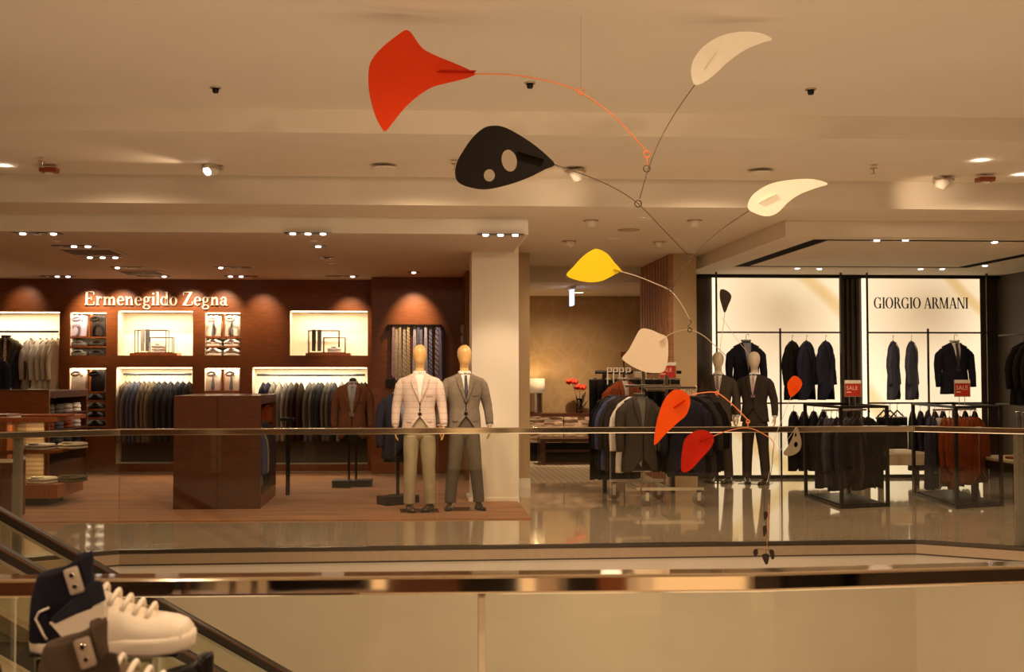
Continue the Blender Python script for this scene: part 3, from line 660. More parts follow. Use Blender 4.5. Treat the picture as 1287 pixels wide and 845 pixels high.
# pole holding it
t = empty('garment_stand', (X(-12, 16.25), 16.25, 0), 0, 'thin dark stand under the blue coat at the left edge', 'stand')
MB().box(-.01, .01, -.01, .01, .02, 1.86).build('pole', BLACKM, t); MB().box(-.2, .2, -.15, .15, .013, .03).build('base', BLACKM, t)
# --- cubby shelves and folded shirts
def shelf(name, h, z, lab, x0=None, x1=None):
    tag(MB().box((x0 if x0 else h[0]) + .002, (x1 if x1 else h[1]) - .002, YB + .02, YB + .40, z - .008, z + .008).build(name, WOODH), lab, 'shelf')
def divider(h, z0, z1, lab, px=111):
    x = X(px, YB); tag(MB().box(x - .012, x + .012, YB + .02, YB + .38, z0, z1).build('shelf_divider', WOODH), lab, 'divider')
def mk_folded(c, collar=True, tie=None):
    def f():
        t = empty('folded_shirt', (0, 0, 0), 0, 'x', 'shirt'); m = cloth(c) if c in CS else c
        MB().box(-.118, .118, -.022, .022, 0, .335, .018).build('folded_body', m, t, True)
        MB().torus((0, -.012, .325), .058, .017, 20, 6).build('collar', m, t, True).rotation_euler = (R(38), 0, 0)
        o = MB()
        for s in (-1, 1): o.prism([V((0, -.026, .275)), V((s * .062, -.026, .245)), V((s * .075, -.028, .335)), V((s * .03, -.03, .35))], (0, -.008, 0))
        o.build('collar_points', m, t)
        if tie:
            tm = MB(); tm.prism([V((-.016, -.030, .285)), V((.016, -.030, .285)), V((.012, -.030, .25)), V((.030, -.030, .03)), V((0, -.030, .004)), V((-.030, -.030, .03)), V((-.012, -.030, .25))], (0, -.008, 0)); tm.build('necktie', tie, t)
        else:
            MB().box(-.012, .012, -.026, -.021, .02, .27).build('button_placket', m, t)
        return t
    return f
def mk_stack(c, tie=None):
    def f():
        t = empty('folded_shirt', (0, 0, 0), 0, 'x', 'shirt'); m = cloth(c)
        rings = []
        for z, w, d in ((0, .125, .17), (.02, .128, .172), (.045, .115, .165), (.055, .09, .15)):
            rings.append([V((w * sgnpow(cos(a), .5), d * sgnpow(sin(a), .5), z)) for a in [2 * pi * k / 24 for k in range(24)]])
        MB().quadring(rings).build('folded_body', m, t, True)
        MB().torus((0, -.11, .062), .055, .014, 18, 6).build('collar', m, t, True)
        MB().box(-.014, .014, -.172, -.05, .050, .062).build('button_placket', tie or m, t)
        return t
    return f
GT = mat('grey_silk_tie', (.14, .14, .16), .5, nscale=50, namt=.4)
LAV = fabric('lavender_dotted', (.50, .47, .62), nscale=80, namt=.25)
yc = YB + .16
def cub(h, upper, zsh, rows, side, below=False):
    pass
zs0 = Z(424, YB, 110)
for (h, side, cols, ties, stk, pxm) in ((C1, 'left', (LAV, 'charcoal'), (None, None), ('mid grey', 'charcoal', 'slate', 'black'), 111), (C3, 'right', ('white', 'white'), (GT, GT), ('white', 'white', 'pale grey', 'white'), 280)):
    shelf('cubby_shelf', h, zs0, 'thin wooden shelf under the upright shirts of the upper %s cubby' % side)
    zmid = Z(436, YB, 110); shelf('cubby_shelf', h, zmid, 'lowest thin wooden shelf of the upper %s cubby' % side)
    divider(h, zs0 + .008, h[3] - .014, 'upright wooden divider in the upper %s cubby' % side, pxm)
    pa, pb = (99, 122) if side == 'left' else (268, 291)
    for i, px in enumerate((pa, pb)):
        inst(('fold', str(cols[i]), i if ties[0] else 0), mk_folded(cols[i], True, ties[i]), (X(px, YB + .12), YB + .12, zs0 + .010), 0,
             ('%s shirt standing upright in the upper %s cubby, %s half' % (['lavender dotted' if side == 'left' else 'white', 'charcoal' if side == 'left' else 'white'][i], side, ['left', 'right'][i])), None, 'shirt', rx=R(-8))
        for r, zz in enumerate((zmid + .009, h[2] + .002)):
            c = stk[i * 1 + (0 if i == 0 else 0)] if False else stk[i]
            for q in range(2 if side == 'right' else 1):
                inst(('stk', c, side), mk_stack(c, GT if side == 'right' else None), (X(px, YB + .14), YB + .20, zz + q * .048), 0,
                 '%s flat shirt, %s shelf of upper %s cubby, %s half%s' % (c, ['higher', 'lower'][r], side, ['left', 'right'][i], ['', ', top of its pair'][q]), 'folded shirts in the upper %s cubby' % side, 'shirt', (1, .8, 1.15 if side == 'left' else .85))
zs2 = Z(493, YB, 110)
for (h, side, cols, ties, pxm) in ((C2, 'left', ('pale grey', 'black'), (None, None), 111), (C4, 'right', ('white', 'white'), (GT, GT), 280)):
    shelf('cubby_shelf', h, zs2, 'wooden shelf under the upright shirts of the lower %s cubby' % side)
    divider(h, zs2 + .008, h[3] - .014, 'upright wooden divider in the lower %s cubby' % side, pxm)
    pa, pb = (99, 122) if side == 'left' else (268, 291)
    for i, px in enumerate((pa, pb)):
        inst(('fold', str(cols[i]), i if ties[0] else 0), mk_folded(cols[i], True, ties[i]), (X(px, YB + .12), YB + .12, zs2 + .010), 0,
             '%s shirt standing upright in the lower %s cubby, %s half' % (cols[i], side, ['left', 'right'][i]), None, 'shirt', rx=R(-8))
for k, py in enumerate((504, 515, 525.5, 537)):
    z = Z(py, YB, 110); shelf('cubby_shelf', C2, z, 'small cubby shelf, %s below the black upright shirt' % ORD[k])
    inst(('stk', 'black', 'left'), mk_stack('black'), (X(121, YB + .14), YB + .20, z + .009), 0, 'black jumper folded on the %s small shelf below the black upright shirt' % ORD[k], 'black jumpers in the lower left cubby', 'jumper', (1, .8, 1.25))
# --- display niches with wire frames
def wire_frame(x0, x1, y, z0, z1, d, lab):
    t = empty('wire_frame', ((x0 + x1) / 2, y, z0), 0, lab, 'display frame'); h = (x1 - x0) / 2; H_ = z1 - z0; r = .006; mb = MB()
    for yy in (-d / 2, d / 2):
        for (a, b) in (((-h, 0), (h, 0)), ((h, 0), (h, H_)), ((h, H_), (-h, H_)), ((-h, H_), (-h, 0))):
            mb.box(min(a[0], b[0]) - r, max(a[0], b[0]) + r, yy - r, yy + r, min(a[1], b[1]) - (0 if a[1] == b[1] == 0 else 0), max(a[1], b[1]) + 2 * r * (a[1] == b[1]))
    for xx in (-h, h):
        for zz in (0, H_): mb.box(xx - r, xx + r, -d / 2, d / 2, zz, zz + 2 * r)
    mb.build('frame', mat('bronze_wire', (.16, .09, .05), .4, .7, namt=.1), t); return t
for (pl, a0, a1, sx, tx, cols, nm) in ((N2, 190, 227, 184, 199, ('pale grey', 'blue grey'), 'display niche under the sign'), (N3, 385, 441, 394, 420, ('mid grey', 'blue grey'), 'display niche right of the sign')):
    o = 166 if pl is N2 else 363; yy = YB + .2; nn = nm
    b0, b1 = (o + 0, o + 59) if pl is N2 else (385, 441)
    zb_ = pl[2] + .04
    tag(MB().box(X(b0 if pl is N2 else 385, yy), X(b1 if pl is N2 else 441, yy), yy - .17, yy + .17, pl[2] + .001, zb_).build('display_plinth', WOODH), 'low orange wooden plinth in the ' + nn, 'plinth')
    q0, q1 = (171, 210) if pl is N2 else (388, 426)
    wire_frame(X(q0, yy), X(q1, yy), yy, zb_, Z(416, yy, 200), .20, 'taller thin wire frame in the ' + nn)
    r0, r1 = (188, 218) if pl is N2 else (407, 434)
    wire_frame(X(r0, yy), X(r1, yy), yy - .05, zb_, Z(425, yy, 200), .13, 'lower thin wire frame in the ' + nn)
    for i, (px, c) in enumerate(((sx + (-3 if pl is N2 else 1), cols[0]), (sx + (3 if pl is N2 else 8), cols[1]))):
        x = X(px, yy); zt = Z(416, yy, 200) + .016; w = .030
        mb = MB(); mb.box(x - w, x + w, yy - .122, yy - .110, zb_ + .03, zt, .004).box(x - w, x + w, yy - .112, yy - .088, zt - .002, zt + .006, .002).box(x - w, x + w, yy - .092, yy - .080, zt - .2, zt, .003)
        tag(mb.build('folded_tie' if i else 'folded_scarf', cloth(c) if i == 0 else GT), '%s %s draped on the frame in the %s' % (c, ['scarf', 'patterned tie'][i], nn), ['scarf', 'tie'][i])
    for q in range(3 if pl is N2 else 2):
        inst(('stk', 'white', 'niche'), mk_stack('white'), (X(tx if pl is N2 else 420, yy - .08), yy - .06, zb_ + .002 + q * .045), 0,
             'white folded shirt, %s in the stack, %s' % (['bottom', 'middle', 'top'][q], nn), 'folded white shirts in the ' + nn, 'shirt', (.85, .6, .8))
# --- tie display on the projecting wall
yt = YT - .06; zt = Z(410, yt, 520)
t = empty('tie_rack', (X(521, yt), yt, zt), 0, 'black tie rack with two end brackets on the projecting wooden wall', 'tie rack')
w = (X(556, yt) - X(488, yt)) / 2
MB().box(-w, w, -.06, .055, 0, .022).build('top_bar', BLACKM, t)
for s in (-1, 1): MB().box(s * w - .02, s * w + .02, -.05, .058, -.06, -.001).build('end_bracket', BLACKM, t)
MB().box(-w + .06, w - .06, .035, .056, -.86, -.002).build('back_board', WOODD, t)
tc_ = [('pink spotted', (.42, .30, .30), None), ('cream', (.50, .42, .28), None), ('gold and grey', (.45, .35, .20), None), ('pale yellow', (.52, .42, .25), ('DIAGONAL', 9, (.30, .28, .26), .5)), ('yellow striped', (.60, .42, .15), ('DIAGONAL', 12, (.25, .22, .18), .5)),
       ('pale lilac', (.42, .38, .44), None), ('dark grey', (.10, .10, .13), None), ('blue grey dotted', (.18, .18, .24), None), ('silver', (.45, .42, .48), None), ('periwinkle', (.26, .25, .42), ('DIAGONAL', 10, (.10, .10, .14), .5)),
       ('silver striped', (.42, .38, .44), ('DIAGONAL', 8, (.06, .06, .09), .75)), ('grey', (.16, .15, .17), None), ('violet blue', (.26, .24, .46), None), ('black', (.02, .02, .025), None)]
for i, (n_, c, bd) in enumerate(tc_):
    px = (494.5, 498.5, 502.5, 508, 513, 521, 525.5, 529, 535, 541, 549, 553, 554.5, 557.5)[i] - (.0 if i < 12 else 1.5)
    x = X(px, yt); L = .80 + .02 * ((i * 7) % 5); m = mat('tie_%d' % i, c, .45, nscale=55, namt=.35 if not bd else .08, band=bd)
    mb = MB(); ys = yt - .045 + (i % 2) * .018
    mb.prism([V((x - .020, ys, zt - .001)), V((x + .020, ys, zt - .001)), V((x + .034, ys, zt - L + .05)), V((x, ys, zt - L)), V((x - .034, ys, zt - L + .05))], (0, .010, 0))
    o = mb.build('necktie', m, bev=.003); tag(o, '%s necktie, %s from the left on the tie rack' % (n_, ORD[i]), 'tie', 'neckties on the rack')
tag(MB().box(X(485, yt), X(496, yt), yt - .10, YT - .001, Z(487, yt), Z(477, yt), .004).build('wall_box', BLACKM), 'small black box on the wooden wall at lower left of the ties', 'box')
# the ties' reflection in the return wall, modelled as two small solids
for i, (py, c, n_) in enumerate(((414, (.42, .35, .22), 'beige rolled belt'), (427, (.40, .36, .40), 'pale grey rolled tie'))):
    t_ = MB().lathe([(.002, -.07), (.03, -.06), (.037, 0), (.03, .06), (.002, .07)], (.715, 16.6, Z(py, 16.6)), 12).build('rolled_accessory', mat('acc_%d' % i, c, .6), None, True)
    tag(t_, n_ + ' hanging on the wooden return beside the column', 'accessory')
# --- shop sign lettering
def glyphs():
    def Rr(a, b, c, d): return ('P', [(a, b), (c, b), (c, d), (a, d)])
    def Pg(*p): return ('P', list(p))
    def A(cx, cy, rx, ry, a0, a1, t0, t1): return ('A', (cx, cy, rx, ry, a0, a1, t0, t1))
    st = lambda x, w, h, y=0: [Rr(x, y, x + w, h), Rr(x - .055, y, x + w + .055, y + .04)]
    G = {}
    G['E'] = (.74, [Rr(.07, 0, .21, 1), Rr(0, 0, .66, .045), Rr(0, .955, .64, 1), Rr(.21, .48, .46, .52), Rr(.61, 0, .66, .26), Rr(.59, .76, .64, 1), Rr(.43, .38, .47, .62)])
    G['r'] = (.46, [*st(.06, .12, .64), Rr(0, .60, .1, .64), A(.31, .43, .15, .21, 60, 175, .06, .08), A(.36, .54, .06, .06, 0, 360, .06, .06)])
    G['m'] = (.90, [*st(.06, .12, .64), Rr(0, .60, .1, .64), *st(.36, .12, .45), *st(.66, .12, .45), A(.32, .43, .16, .21, 0, 165, .12, .06), A(.62, .43, .16, .21, 0, 165, .12, .06)])
    G['n'] = (.62, [*st(.06, .12, .64), Rr(0, .60, .1, .64), *st(.38, .12, .45), A(.33, .43, .17, .21, 0, 165, .12, .06)])
    G['e'] = (.53, [A(.26, .32, .25, .33, 0, 318, .12, .045), Rr(.10, .32, .50, .36)])
    G['g'] = (.56, [A(.24, .43, .20, .22, 0, 360, .11, .045), A(.25, -.12, .24, .17, 0, 360, .08, .055), Pg((.06, .22), (.12, .24), (.14, .08), (.07, .04)), Pg((.07, .04), (.09, .10), (.40, .06), (.40, -.02)), A(.47, .58, .06, .06, 0, 360, .06, .06), Rr(.36, .58, .46, .62)])
    G['i'] = (.28, [*st(.07, .12, .64), Rr(.01, .60, .1, .64), A(.13, .86, .075, .075, 0, 360, .075, .075)])
    G['l'] = (.28, [*st(.07, .12, 1), Rr(.01, .96, .1, 1)])
    G['d'] = (.60, [Rr(.38, 0, .50, 1), Rr(.30, .96, .4, 1), Rr(.45, 0, .57, .04), A(.25, .32, .24, .33, 0, 360, .12, .045)])
    G['o'] = (.56, [A(.26, .32, .25, .33, 0, 360, .12, .045)])
    G['Z'] = (.74, [Rr(.04, .955, .66, 1), Pg((.48, .957), (.66, .957), (.20, .043), (.02, .043)), Rr(.02, 0, .68, .045), Rr(.63, 0, .68, .28), Rr(.04, .74, .09, 1)])
    G['a'] = (.54, [Rr(.32, .04, .44, .46), Rr(.42, 0, .53, .05), Rr(.36, 0, .44, .05), A(.25, .45, .19, .20, 0, 160, .12, .05), A(.09, .50, .06, .06, 0, 360, .06, .06), A(.20, .18, .19, .19, 0, 360, .11, .045)])
    G['G'] = (.88, [A(.42, .5, .40, .51, 42, 318, .13, .04), Rr(.62, .02, .75, .42), Rr(.54, .38, .83, .42), Rr(.69, .66, .72, .98)])
    G['I'] = (.34, [Rr(.10, 0, .23, 1), Rr(.02, 0, .31, .035), Rr(.02, .965, .31, 1)])
    G['O'] = (.88, [A(.42, .5, .40, .51, 0, 360, .14, .035)])
    G['R'] = (.80, [Rr(.10, 0, .23, 1), Rr(.02, 0, .31, .035), Rr(.02, .965, .36, 1), A(.34, .745, .25, .255, -90, 90, .13, .035), Rr(.2, .49, .38, .525), Pg((.36, .50), (.48, .52), (.78, 0), (.62, 0))])
    G['A'] = (.84, [Pg((.38, 1), (.42, 1), (.14, 0), (.10, 0)), Pg((.38, 1), (.48, 1), (.78, 0), (.63, 0)), Rr(.20, .30, .66, .335), Rr(.02, 0, .24, .035), Rr(.55, 0, .85, .035)])
    G['M'] = (1.04, [Rr(.10, 0, .135, 1), Rr(.02, 0, .22, .035), Rr(.02, .965, .16, 1), Pg((.10, 1), (.25, 1), (.54, 0), (.49, 0)), Pg((.49, 0), (.54, 0), (.84, 1), (.80, 1)), Rr(.78, 0, .91, 1), Rr(.70, 0, .99, .035), Rr(.85, .965, .99, 1)])
    G['N'] = (.88, [Rr(.10, 0, .135, 1), Rr(.02, 0, .22, .035), Rr(.02, .965, .16, 1), Pg((.08, 1), (.23, 1), (.76, 0), (.64, 0)), Rr(.725, 0, .76, 1), Rr(.64, .965, .84, 1)])
    return G
GL = glyphs()
def sign(text, x0, x1, zbase, cap, Y, m, lab, th=.02, gap=.02, space=.3, name='shop_sign'):
    t = empty(name, ((x0 + x1) / 2, Y, zbase), 0, lab, 'sign')
    tot = sum((GL[c][0] + gap) if c != ' ' else space for c in text); kx = (x1 - x0) / tot; x = -(x1 - x0) / 2
    for c in text:
        if c == ' ': x += space * kx; continue
        w, prims = GL[c]; mb = MB()
        for kd, d in prims:
            if kd == 'P': mb.prism([V((x + p[0] * kx, 0, p[1] * cap)) for p in d], (0, -th, 0))
            else:
                cx, cy, rx, ry, a0, a1, t0, t1 = d; n = max(6, int((a1 - a0) / 12)); rings = []
                for k in range(n + 1):
                    a = R(a0 + (a1 - a0) * k / n); ri, rj = max(.0005, rx - t0), max(.0005, ry - t1)
                    o_ = ((cx + rx * cos(a)) * kx, (cy + ry * sin(a)) * cap); i_ = ((cx + ri * cos(a)) * kx, (cy + rj * sin(a)) * cap)
                    rings.append([V((x + o_[0], 0, o_[1])), V((x + o_[0], -th, o_[1])), V((x + i_[0], -th, i_[1])), V((x + i_[0], 0, i_[1]))])
                mb.quadring(rings)
        mb.build('letter', m, t); x += (w + gap) * kx
    return t
SGN = mat('sign_metal', (.92, .84, .70), .4, .1, namt=.02)
sign('Ermenegildo Zegna', X(105, YB - .03), X(286, YB - .03), Z(384, YB, 190), Z(367, YB, 190) - Z(384, YB, 190), YB - .008, SGN, 'raised pale serif lettering reading Ermenegildo Zegna on the wooden wall')
# --- big wooden partition with the open bay of jackets
pa, pb, pY = X(219, 12.95), X(328, 12.95), 12.95; pz = Z(499, pY, 270)
t = empty('wooden_partition', ((pa + pb) / 2, pY, .012), 0, 'large dark red wooden display block with an open clothes bay on its right side', 'display unit')
hw = (pb - pa) / 2; D = 1.45
MB().box(-hw, hw, 0, .05, 0, pz).build('front_panel', WOODD, t)
MB().box(-.003, .003, -.002, .0, 0, pz).build('panel_joint', BLACKM, t)
MB().box(-hw, hw, .051, D, pz - .10, pz - .001).build('top', WOODD, t)
MB().box(-hw, hw - .5, .051, D - .04, .14, pz - .101).build('core', WOODD, t)
MB().box(-hw, hw, D - .039, D, .14, pz - .101).build('end_panel', WOODD, t)
MB().box(-hw, hw - .002, .051, D, 0, .139).build('plinth', WOOD, t)
MB().tube([(hw - .25, .06, pz - .23), (hw - .25, D - .04, pz - .23)], .014, 8).build('hanging_bar', STEELM, t)
hx = (pa + pb) / 2 + hw - .22
for i, (dy, c) in enumerate(((.16, 'blue'), (.30, 'blue grey'), (.42, 'light grey'), (.56, 'slate'), (.68, 'navy'), (.82, 'charcoal'), (.96, 'navy'), (1.12, 'charcoal'))):
    hang(c, (hx, pY + dy, pz - .27 + .0), R(0 + 8), '%s jacket, %s from the front in the open bay of the wooden block' % (c, ORD[i]), 'jackets in the open bay', .80, 'jacket', (.86, .5, 1))
t = empty('hanging_garment', (hx + .12, pY + 1.27, pz - .12), R(80), 'rust orange knitted garment at the back of the open bay', 'garment')
jacket(t, cloth('rust'), length=.5, front=False, path=[(a, b, c * .7, d * .9) for a, b, c, d in SLV])
t.scale = (.7, .5, .5)
t = empty('garment_rack', (hx + .37, pY + D + .02, 0), 0, 'black upright rack post behind the open bay', 'rack')
MB().box(-.025, .025, -.03, .03, .013, .96).build('post', BLACKM, t); MB().box(-.10, .07, -.04, .04, .961, 1.0).build('arm', BLACKM, t)
# --- busts
def bust(px, py, zc, cloth_m, rz, lab, shirt=None, tie=None, tone=None, two=True):
    p = fl(px, py); t = empty('jacket_bust', (p.x, p.y, .012), rz, lab, 'dress form')
    MB().box(-.26, -.01, -.20, .05, 0, .10, .004).build('base_block', BLACKM, t); MB().box(-.008, .26, -.06, .22, 0, .09, .004).build('base_block', BLACKM, t)
    for s in ((-.05, .05) if two else (0,)): MB().box(s - .015, s + .015, -.012, .018, .101, zc - .72).build('pole', BLACKM, t)
    b = MB(); tabb = [(z, w * .90, d * .85) for z, w, d in T_MAN]; torso(b, tabb, .0, -.80, 0, -.4, 24, 14, 0).build('torso_form', BLACKM, t, True).location = (0, 0, zc)
    MB().lathe([(.03, .0), (.052, .01), (.05, .06), (.03, .075), (.002, .08)], (0, 0, zc), 14).build('neck_cap', BLACKM, t, True)
    j = empty('suit_jacket', (0, 0, zc)); j.parent = t
    ps = [(.135, 0, -.088, .045), (.178, 0, -.110, .062), (.208, .0, -.150, .066), (.232, .004, -.23, .060), (.246, .014, -.36, .055), (.250, .0, -.48, .050), (.248, -.02, -.62, .044)]
    jacket(j, cloth_m, tab=T_MAN, length=.76, zb=-.46, vw=.075, shirt=shirt, tie=tie, path=ps, buttons=BLACKM, seed=5, cut=.14)
    return t
BRJ = fabric('brown_tweed', (.115, .045, .022), nscale=90, namt=.3)
bust(443, 613, 1.42, BRJ, R(-3), 'brown tweed jacket with striped shirt and grey tie on a black bust stand', fabric('striped_shirt', (.42, .40, .40), band=('X', 30, (.2, .2, .24), .5)), mat('grey_pattern_tie', (.16, .16, .16), .5, nscale=60, namt=.5))
bust(500, 634, 1.30, fabric('navy_tweed', (.035, .036, .055), nscale=90, namt=.3), R(28), 'navy jacket on a black bust stand partly behind the pale blazer mannequin', fabric('stripe2', (.30, .30, .34)), None, two=False)
# --- left gondola: panels, shelves, platforms
gY = 15.6
t = empty('wooden_gondola', (X(40, gY), gY, .012), 0, 'tall wooden block with open side shelves of folded shirts at left', 'display unit')
gx = X(40, gY); A0, A1 = X(-30, gY) - gx, X(62, gY) - gx; zt_ = Z(493, gY, 40)
MB().box(A0, A1, 0, .05, 0, zt_).build('front_panel', WOODH and WOOD, t)
MB().box(A0, A1, -.01, .3, zt_ + .001, zt_ + .02).build('top', WOODD, t)
y2 = 1.75; WDM = mat('matt_dark_wood', (.075, .022, .007), .7, nscale=6, namt=.2, spec=.15)
MB().box(A1 - .46, A1, .051, y2, zt_ - .10, zt_, .003).build('side_top', WDM, t)
MB().box(A1 - .50, A1 - .461, .051, y2, 0, zt_ - .001).build('back_board', WDM, t)
MB().box(A1 - .46, A1, y2 + .001, y2 + .04, 0, zt_).build('end_panel', WDM, t)
MB().box(A1 - .46, A1 - .002, .051, y2, 0, .28).build('plinth', WDM, t)
for k, z in enumerate((.50, .74, .97)): MB().box(A1 - .46, A1 - .004, .051, y2, z, z + .022).build('shelf', WDM, t)
for k, z in enumerate((.50, .74, .97)):
    for q in range(4):
        c = (('navy', 'blue grey', 'slate', 'navy'), ('rust', 'blue grey', 'rust', 'pale grey'), ('mid grey', 'mid grey', 'pale grey', 'white'))[k][q]
        for u in range(2):
            inst(('stk', c, 'gondola'), mk_stack(c), (gx + A1 - .17, gY + .27 + q * .415, z + .024 + .012 + u * .056), R(90), '%s folded shirt, %s side shelf, %s from front, %s one' % (c, ['low', 'middle', 'top'][k], ORD[q], ['lower', 'upper'][u]), 'folded shirts in the open side of the tall wooden block', 'shirt', (1.2, .8, .95))
# table with platform in front
tY = 13.5
def slab(name, x0, x1, y0, y1, z0, z1, m, lab, cat, bev=.004): return tag(MB().box(x0, x1, y0, y1, z0, z1, bev).build(name, m), lab, cat)
t = empty('display_table', (X(20, tY), tY, .012), 0, 'tiered wooden display table with two low decks and a lit cream core', 'display table')
ox = X(20, tY); zd = Z(617, tY, 60) - .012; z_b = Z(635, tY, 60)
xr = X(76, 13.3) - ox
MB().box(-2.2, xr, -.25, .75, .10, .26).build('lower_deck', WOODH, t)
MB().box(-2.0, xr - .18, -.05, .55, 0, .099).build('recessed_base', BLACKM, t)
MB().box(-2.2, xr - .30, .16, .20, .261, .99).build('core_panel', mat('ribbed_core', (.55, .40, .22), .5, nscale=4, namt=.05, band=('Z', 6, (.40, .27, .14), .5)), t)
MB().box(-.12, -.06 + .03, -.18, .159, .261, .99).build('upright', WOODH, t)
MB().box(-2.2, xr - .02, -.20, .78, .62, .655).build('middle_shelf', WOOD, t)
MB().box(-2.2, xr - .05, -.22, 1.0, .991, 1.04).build('table_top', WOODH, t)
MB().box(-1.2, -.1, .0, .5, 1.041, 1.065).build('raised_tray', WOOD, t)
area('display_table_light', (ox + .25, tY - .05, .985), .5, .03, 1.2, (1, .72, .4))
area('display_table_light', (ox + .25, tY - .05, .612), .5, .03, 1.0, (1, .72, .4))
for i, (dx, z, c, n, lab) in enumerate(((.33, .262 + .012, 'cream', 2, 'lower deck'), (.30, .656 + .012, 'pale grey', 2, 'middle shelf'), (-.42, .262 + .012, 'navy', 2, 'lower deck far left'), (.62, .656 + .012, 'beige', 2, 'middle shelf right end'), (.62, .262 + .012, 'olive', 2, 'lower deck right end'))):
    for q in range(n):
        inst(('stk', c, 'table'), mk_stack(c), (ox + dx, tY + .0 + (.18 if dx > .5 else -.02), z + q * .036), R(-14), '%s folded shirt, %s from bottom, %s of tiered table' % (c, ORD[q], lab), 'folded shirts on the tiered table', 'shirt', (1.15, .95, .62))
tag(MB().box(ox + .10, ox + .62, tY - .1, tY + .25, 1.053, 1.075, .006).build('folded_scarf', cloth('rust')), 'rust red folded scarf lying on the tiered table top', 'scarf')
# steel counter frame with glass box at the far left
t = empty('glass_showcase', (X(4, 12.4), 12.4, .012), 0, 'small glass showcase with pale tray at the left edge behind the rail', 'showcase')
MB().box(-.55, .18, -.22, .22, .60, .64).build('tray', mat('pale_tray', (.62, .54, .40), .4), t)
MB().box(-.55, .18, -.22, .22, .641, 1.0).build('glass_box', ACRYL, t); MB().box(-.55, .18, -.22, .22, 0, .599).build('base', WOODD, t)
# ================================================================== RECESSED CEILING FIXTURES
def recessed(px, py, n, lab, z=ZC, on_=None, L=.16):
    p = fl(px, py, z); t = empty('recessed_spotlight', (p.x, p.y, z), 0, lab, 'ceiling light', 'recessed spotlight boxes in the suit shop ceiling')
    w = n * L / 2
    MB().box(-w - .01, w + .01, -.07, .07, -.006, -.001).build('frame', BLACKM, t)
    for k in range(n):
        x = -w + L * (k + .5); lit = on_ is None or k in on_
        MB().lathe([(.001, -.020), (.028, -.020), (.034, -.0065), (.001, -.0065)], (x, 0, 0), 14).build('lamp', LAMP if lit else STEELM, t, True)
for (px, py, n, on_, lab) in ((48, 293, 3, (0, 2), 'three-lamp recessed spotlight box nearest the upper left corner of the shop ceiling'), (93, 309, 3, (1, 2), 'recessed spotlight box just left of the air grille'),
        (129, 323, 3, None, 'brightest three-lamp recessed box before the air grille'), (162, 336, 3, (0,), 'recessed box above the letter E end of the sign, half lit'), (72, 347, 3, (1, 2), 'recessed box close to the back wall at far left'),
        (193, 347, 3, (2,), 'recessed box close to the back wall above the sign'), (292, 336, 3, (0,), 'recessed box near the back right of the sign'), (303, 347, 3, (0, 1), 'recessed box close to the back wall right of the sign'),
        (387, 293, 3, None, 'three bright lamps in a box at the front edge, middle of the shop ceiling'), (400, 309, 1, None, 'single square recessed lamp behind the three bright ones'), (411, 324, 1, (), 'single square unlit recessed lamp, middle of shop ceiling'),
        (520, 342, 1, None, 'single recessed lamp above the necktie rack'), (430, 347, 3, (2,), 'recessed box close to the back wall above the display niche'), (629, 294.5, 3, None, 'thin recessed lamp box right beside the cream column top')):
    recessed(px, py, n, lab, on_=on_)
def disc(px, py, z, r, m, name, lab, cat, grp=None, h=.02, ring=None):
    p = fl(px, py, z); t = empty(name, (p.x, p.y, z), 0, lab, cat, grp)
    MB().lathe([(.001, -h), (r * .8, -h), (r, -h * .5), (r, -.001), (.001, -.001)], (0, 0, 0), 20).build('body', m, t, True)
    if ring: MB().lathe([(r * .8, -h - .002), (r * 1.1, -h * .6), (r * 1.1, -.0012), (r * .8, -.0012)], (0, 0, 0), 20).build('rim', ring, t, True)
    return t
PW = mat('white_plastic', (.78, .72, .62), .5)
for px, py, l in ((71, 302, 'front left'), (394, 302, 'front middle'), (147, 330, 'behind the air grille'), (417, 330, 'back middle')):
    disc(px, py, ZC, .05, PW, 'smoke_detector', 'small round pale detector on the shop ceiling, ' + l, 'detector')
for px, py, w, l in ((115, 316, .36, 'nearer'), (178, 342, .34, 'farther')):
    p = fl(px, py, ZC); t = empty('air_grille', (p.x, p.y, ZC), 0, l + ' square air grille in the suit shop ceiling', 'air grille')
    MB().box(-w, w, -.34, .34, -.012, -.001).build('frame', CEILD, t)
    for k in range(6): MB().box(-w * .8, w * .8, -.27 + k * .1, -.22 + k * .1, -.018, -.0125).build('slat', mat('grille_slat', (.16, .11, .07), .6), t)
for (px, Y, tgt_z, e) in ((114, YB, 2.48, 46), (152, YB, 2.5, 42), (195, YB, 2.5, 42), (240, YB, 2.5, 42), (280, YB, 2.5, 34), (330, YB, 2.4, 26), (440, YB, 2.3, 36), (520, YT, 2.35, 60), (30, YB, 2.6, 10)):
    x = X(px, Y); spot('wall_wash', (x, Y - .55, ZC - .04), (x, Y, tgt_z), e * 1.45, 64, 1)
for (x, y, tx, ty, tz, e, a) in ((-.2, 11.3, .05, 12.6, 1.4, 90, 34), (.9, 11.3, .6, 12.8, 1.4, 80, 34), (1.1, 12.2, 1.0, 13.6, 1.2, 50, 50), (-1.9, 13.6, -1.2, 15.6, 1.0, 60, 50), (-3.6, 13.2, -4.2, 14.2, .6, 60, 50), (-2.3, 15.5, -3, 16.2, 0, 40, 60)):
    spot('display_spot', (x, y, ZC - .03 if y > 11.9 else ZM - .03), (tx, ty, tz), e, a, .8)
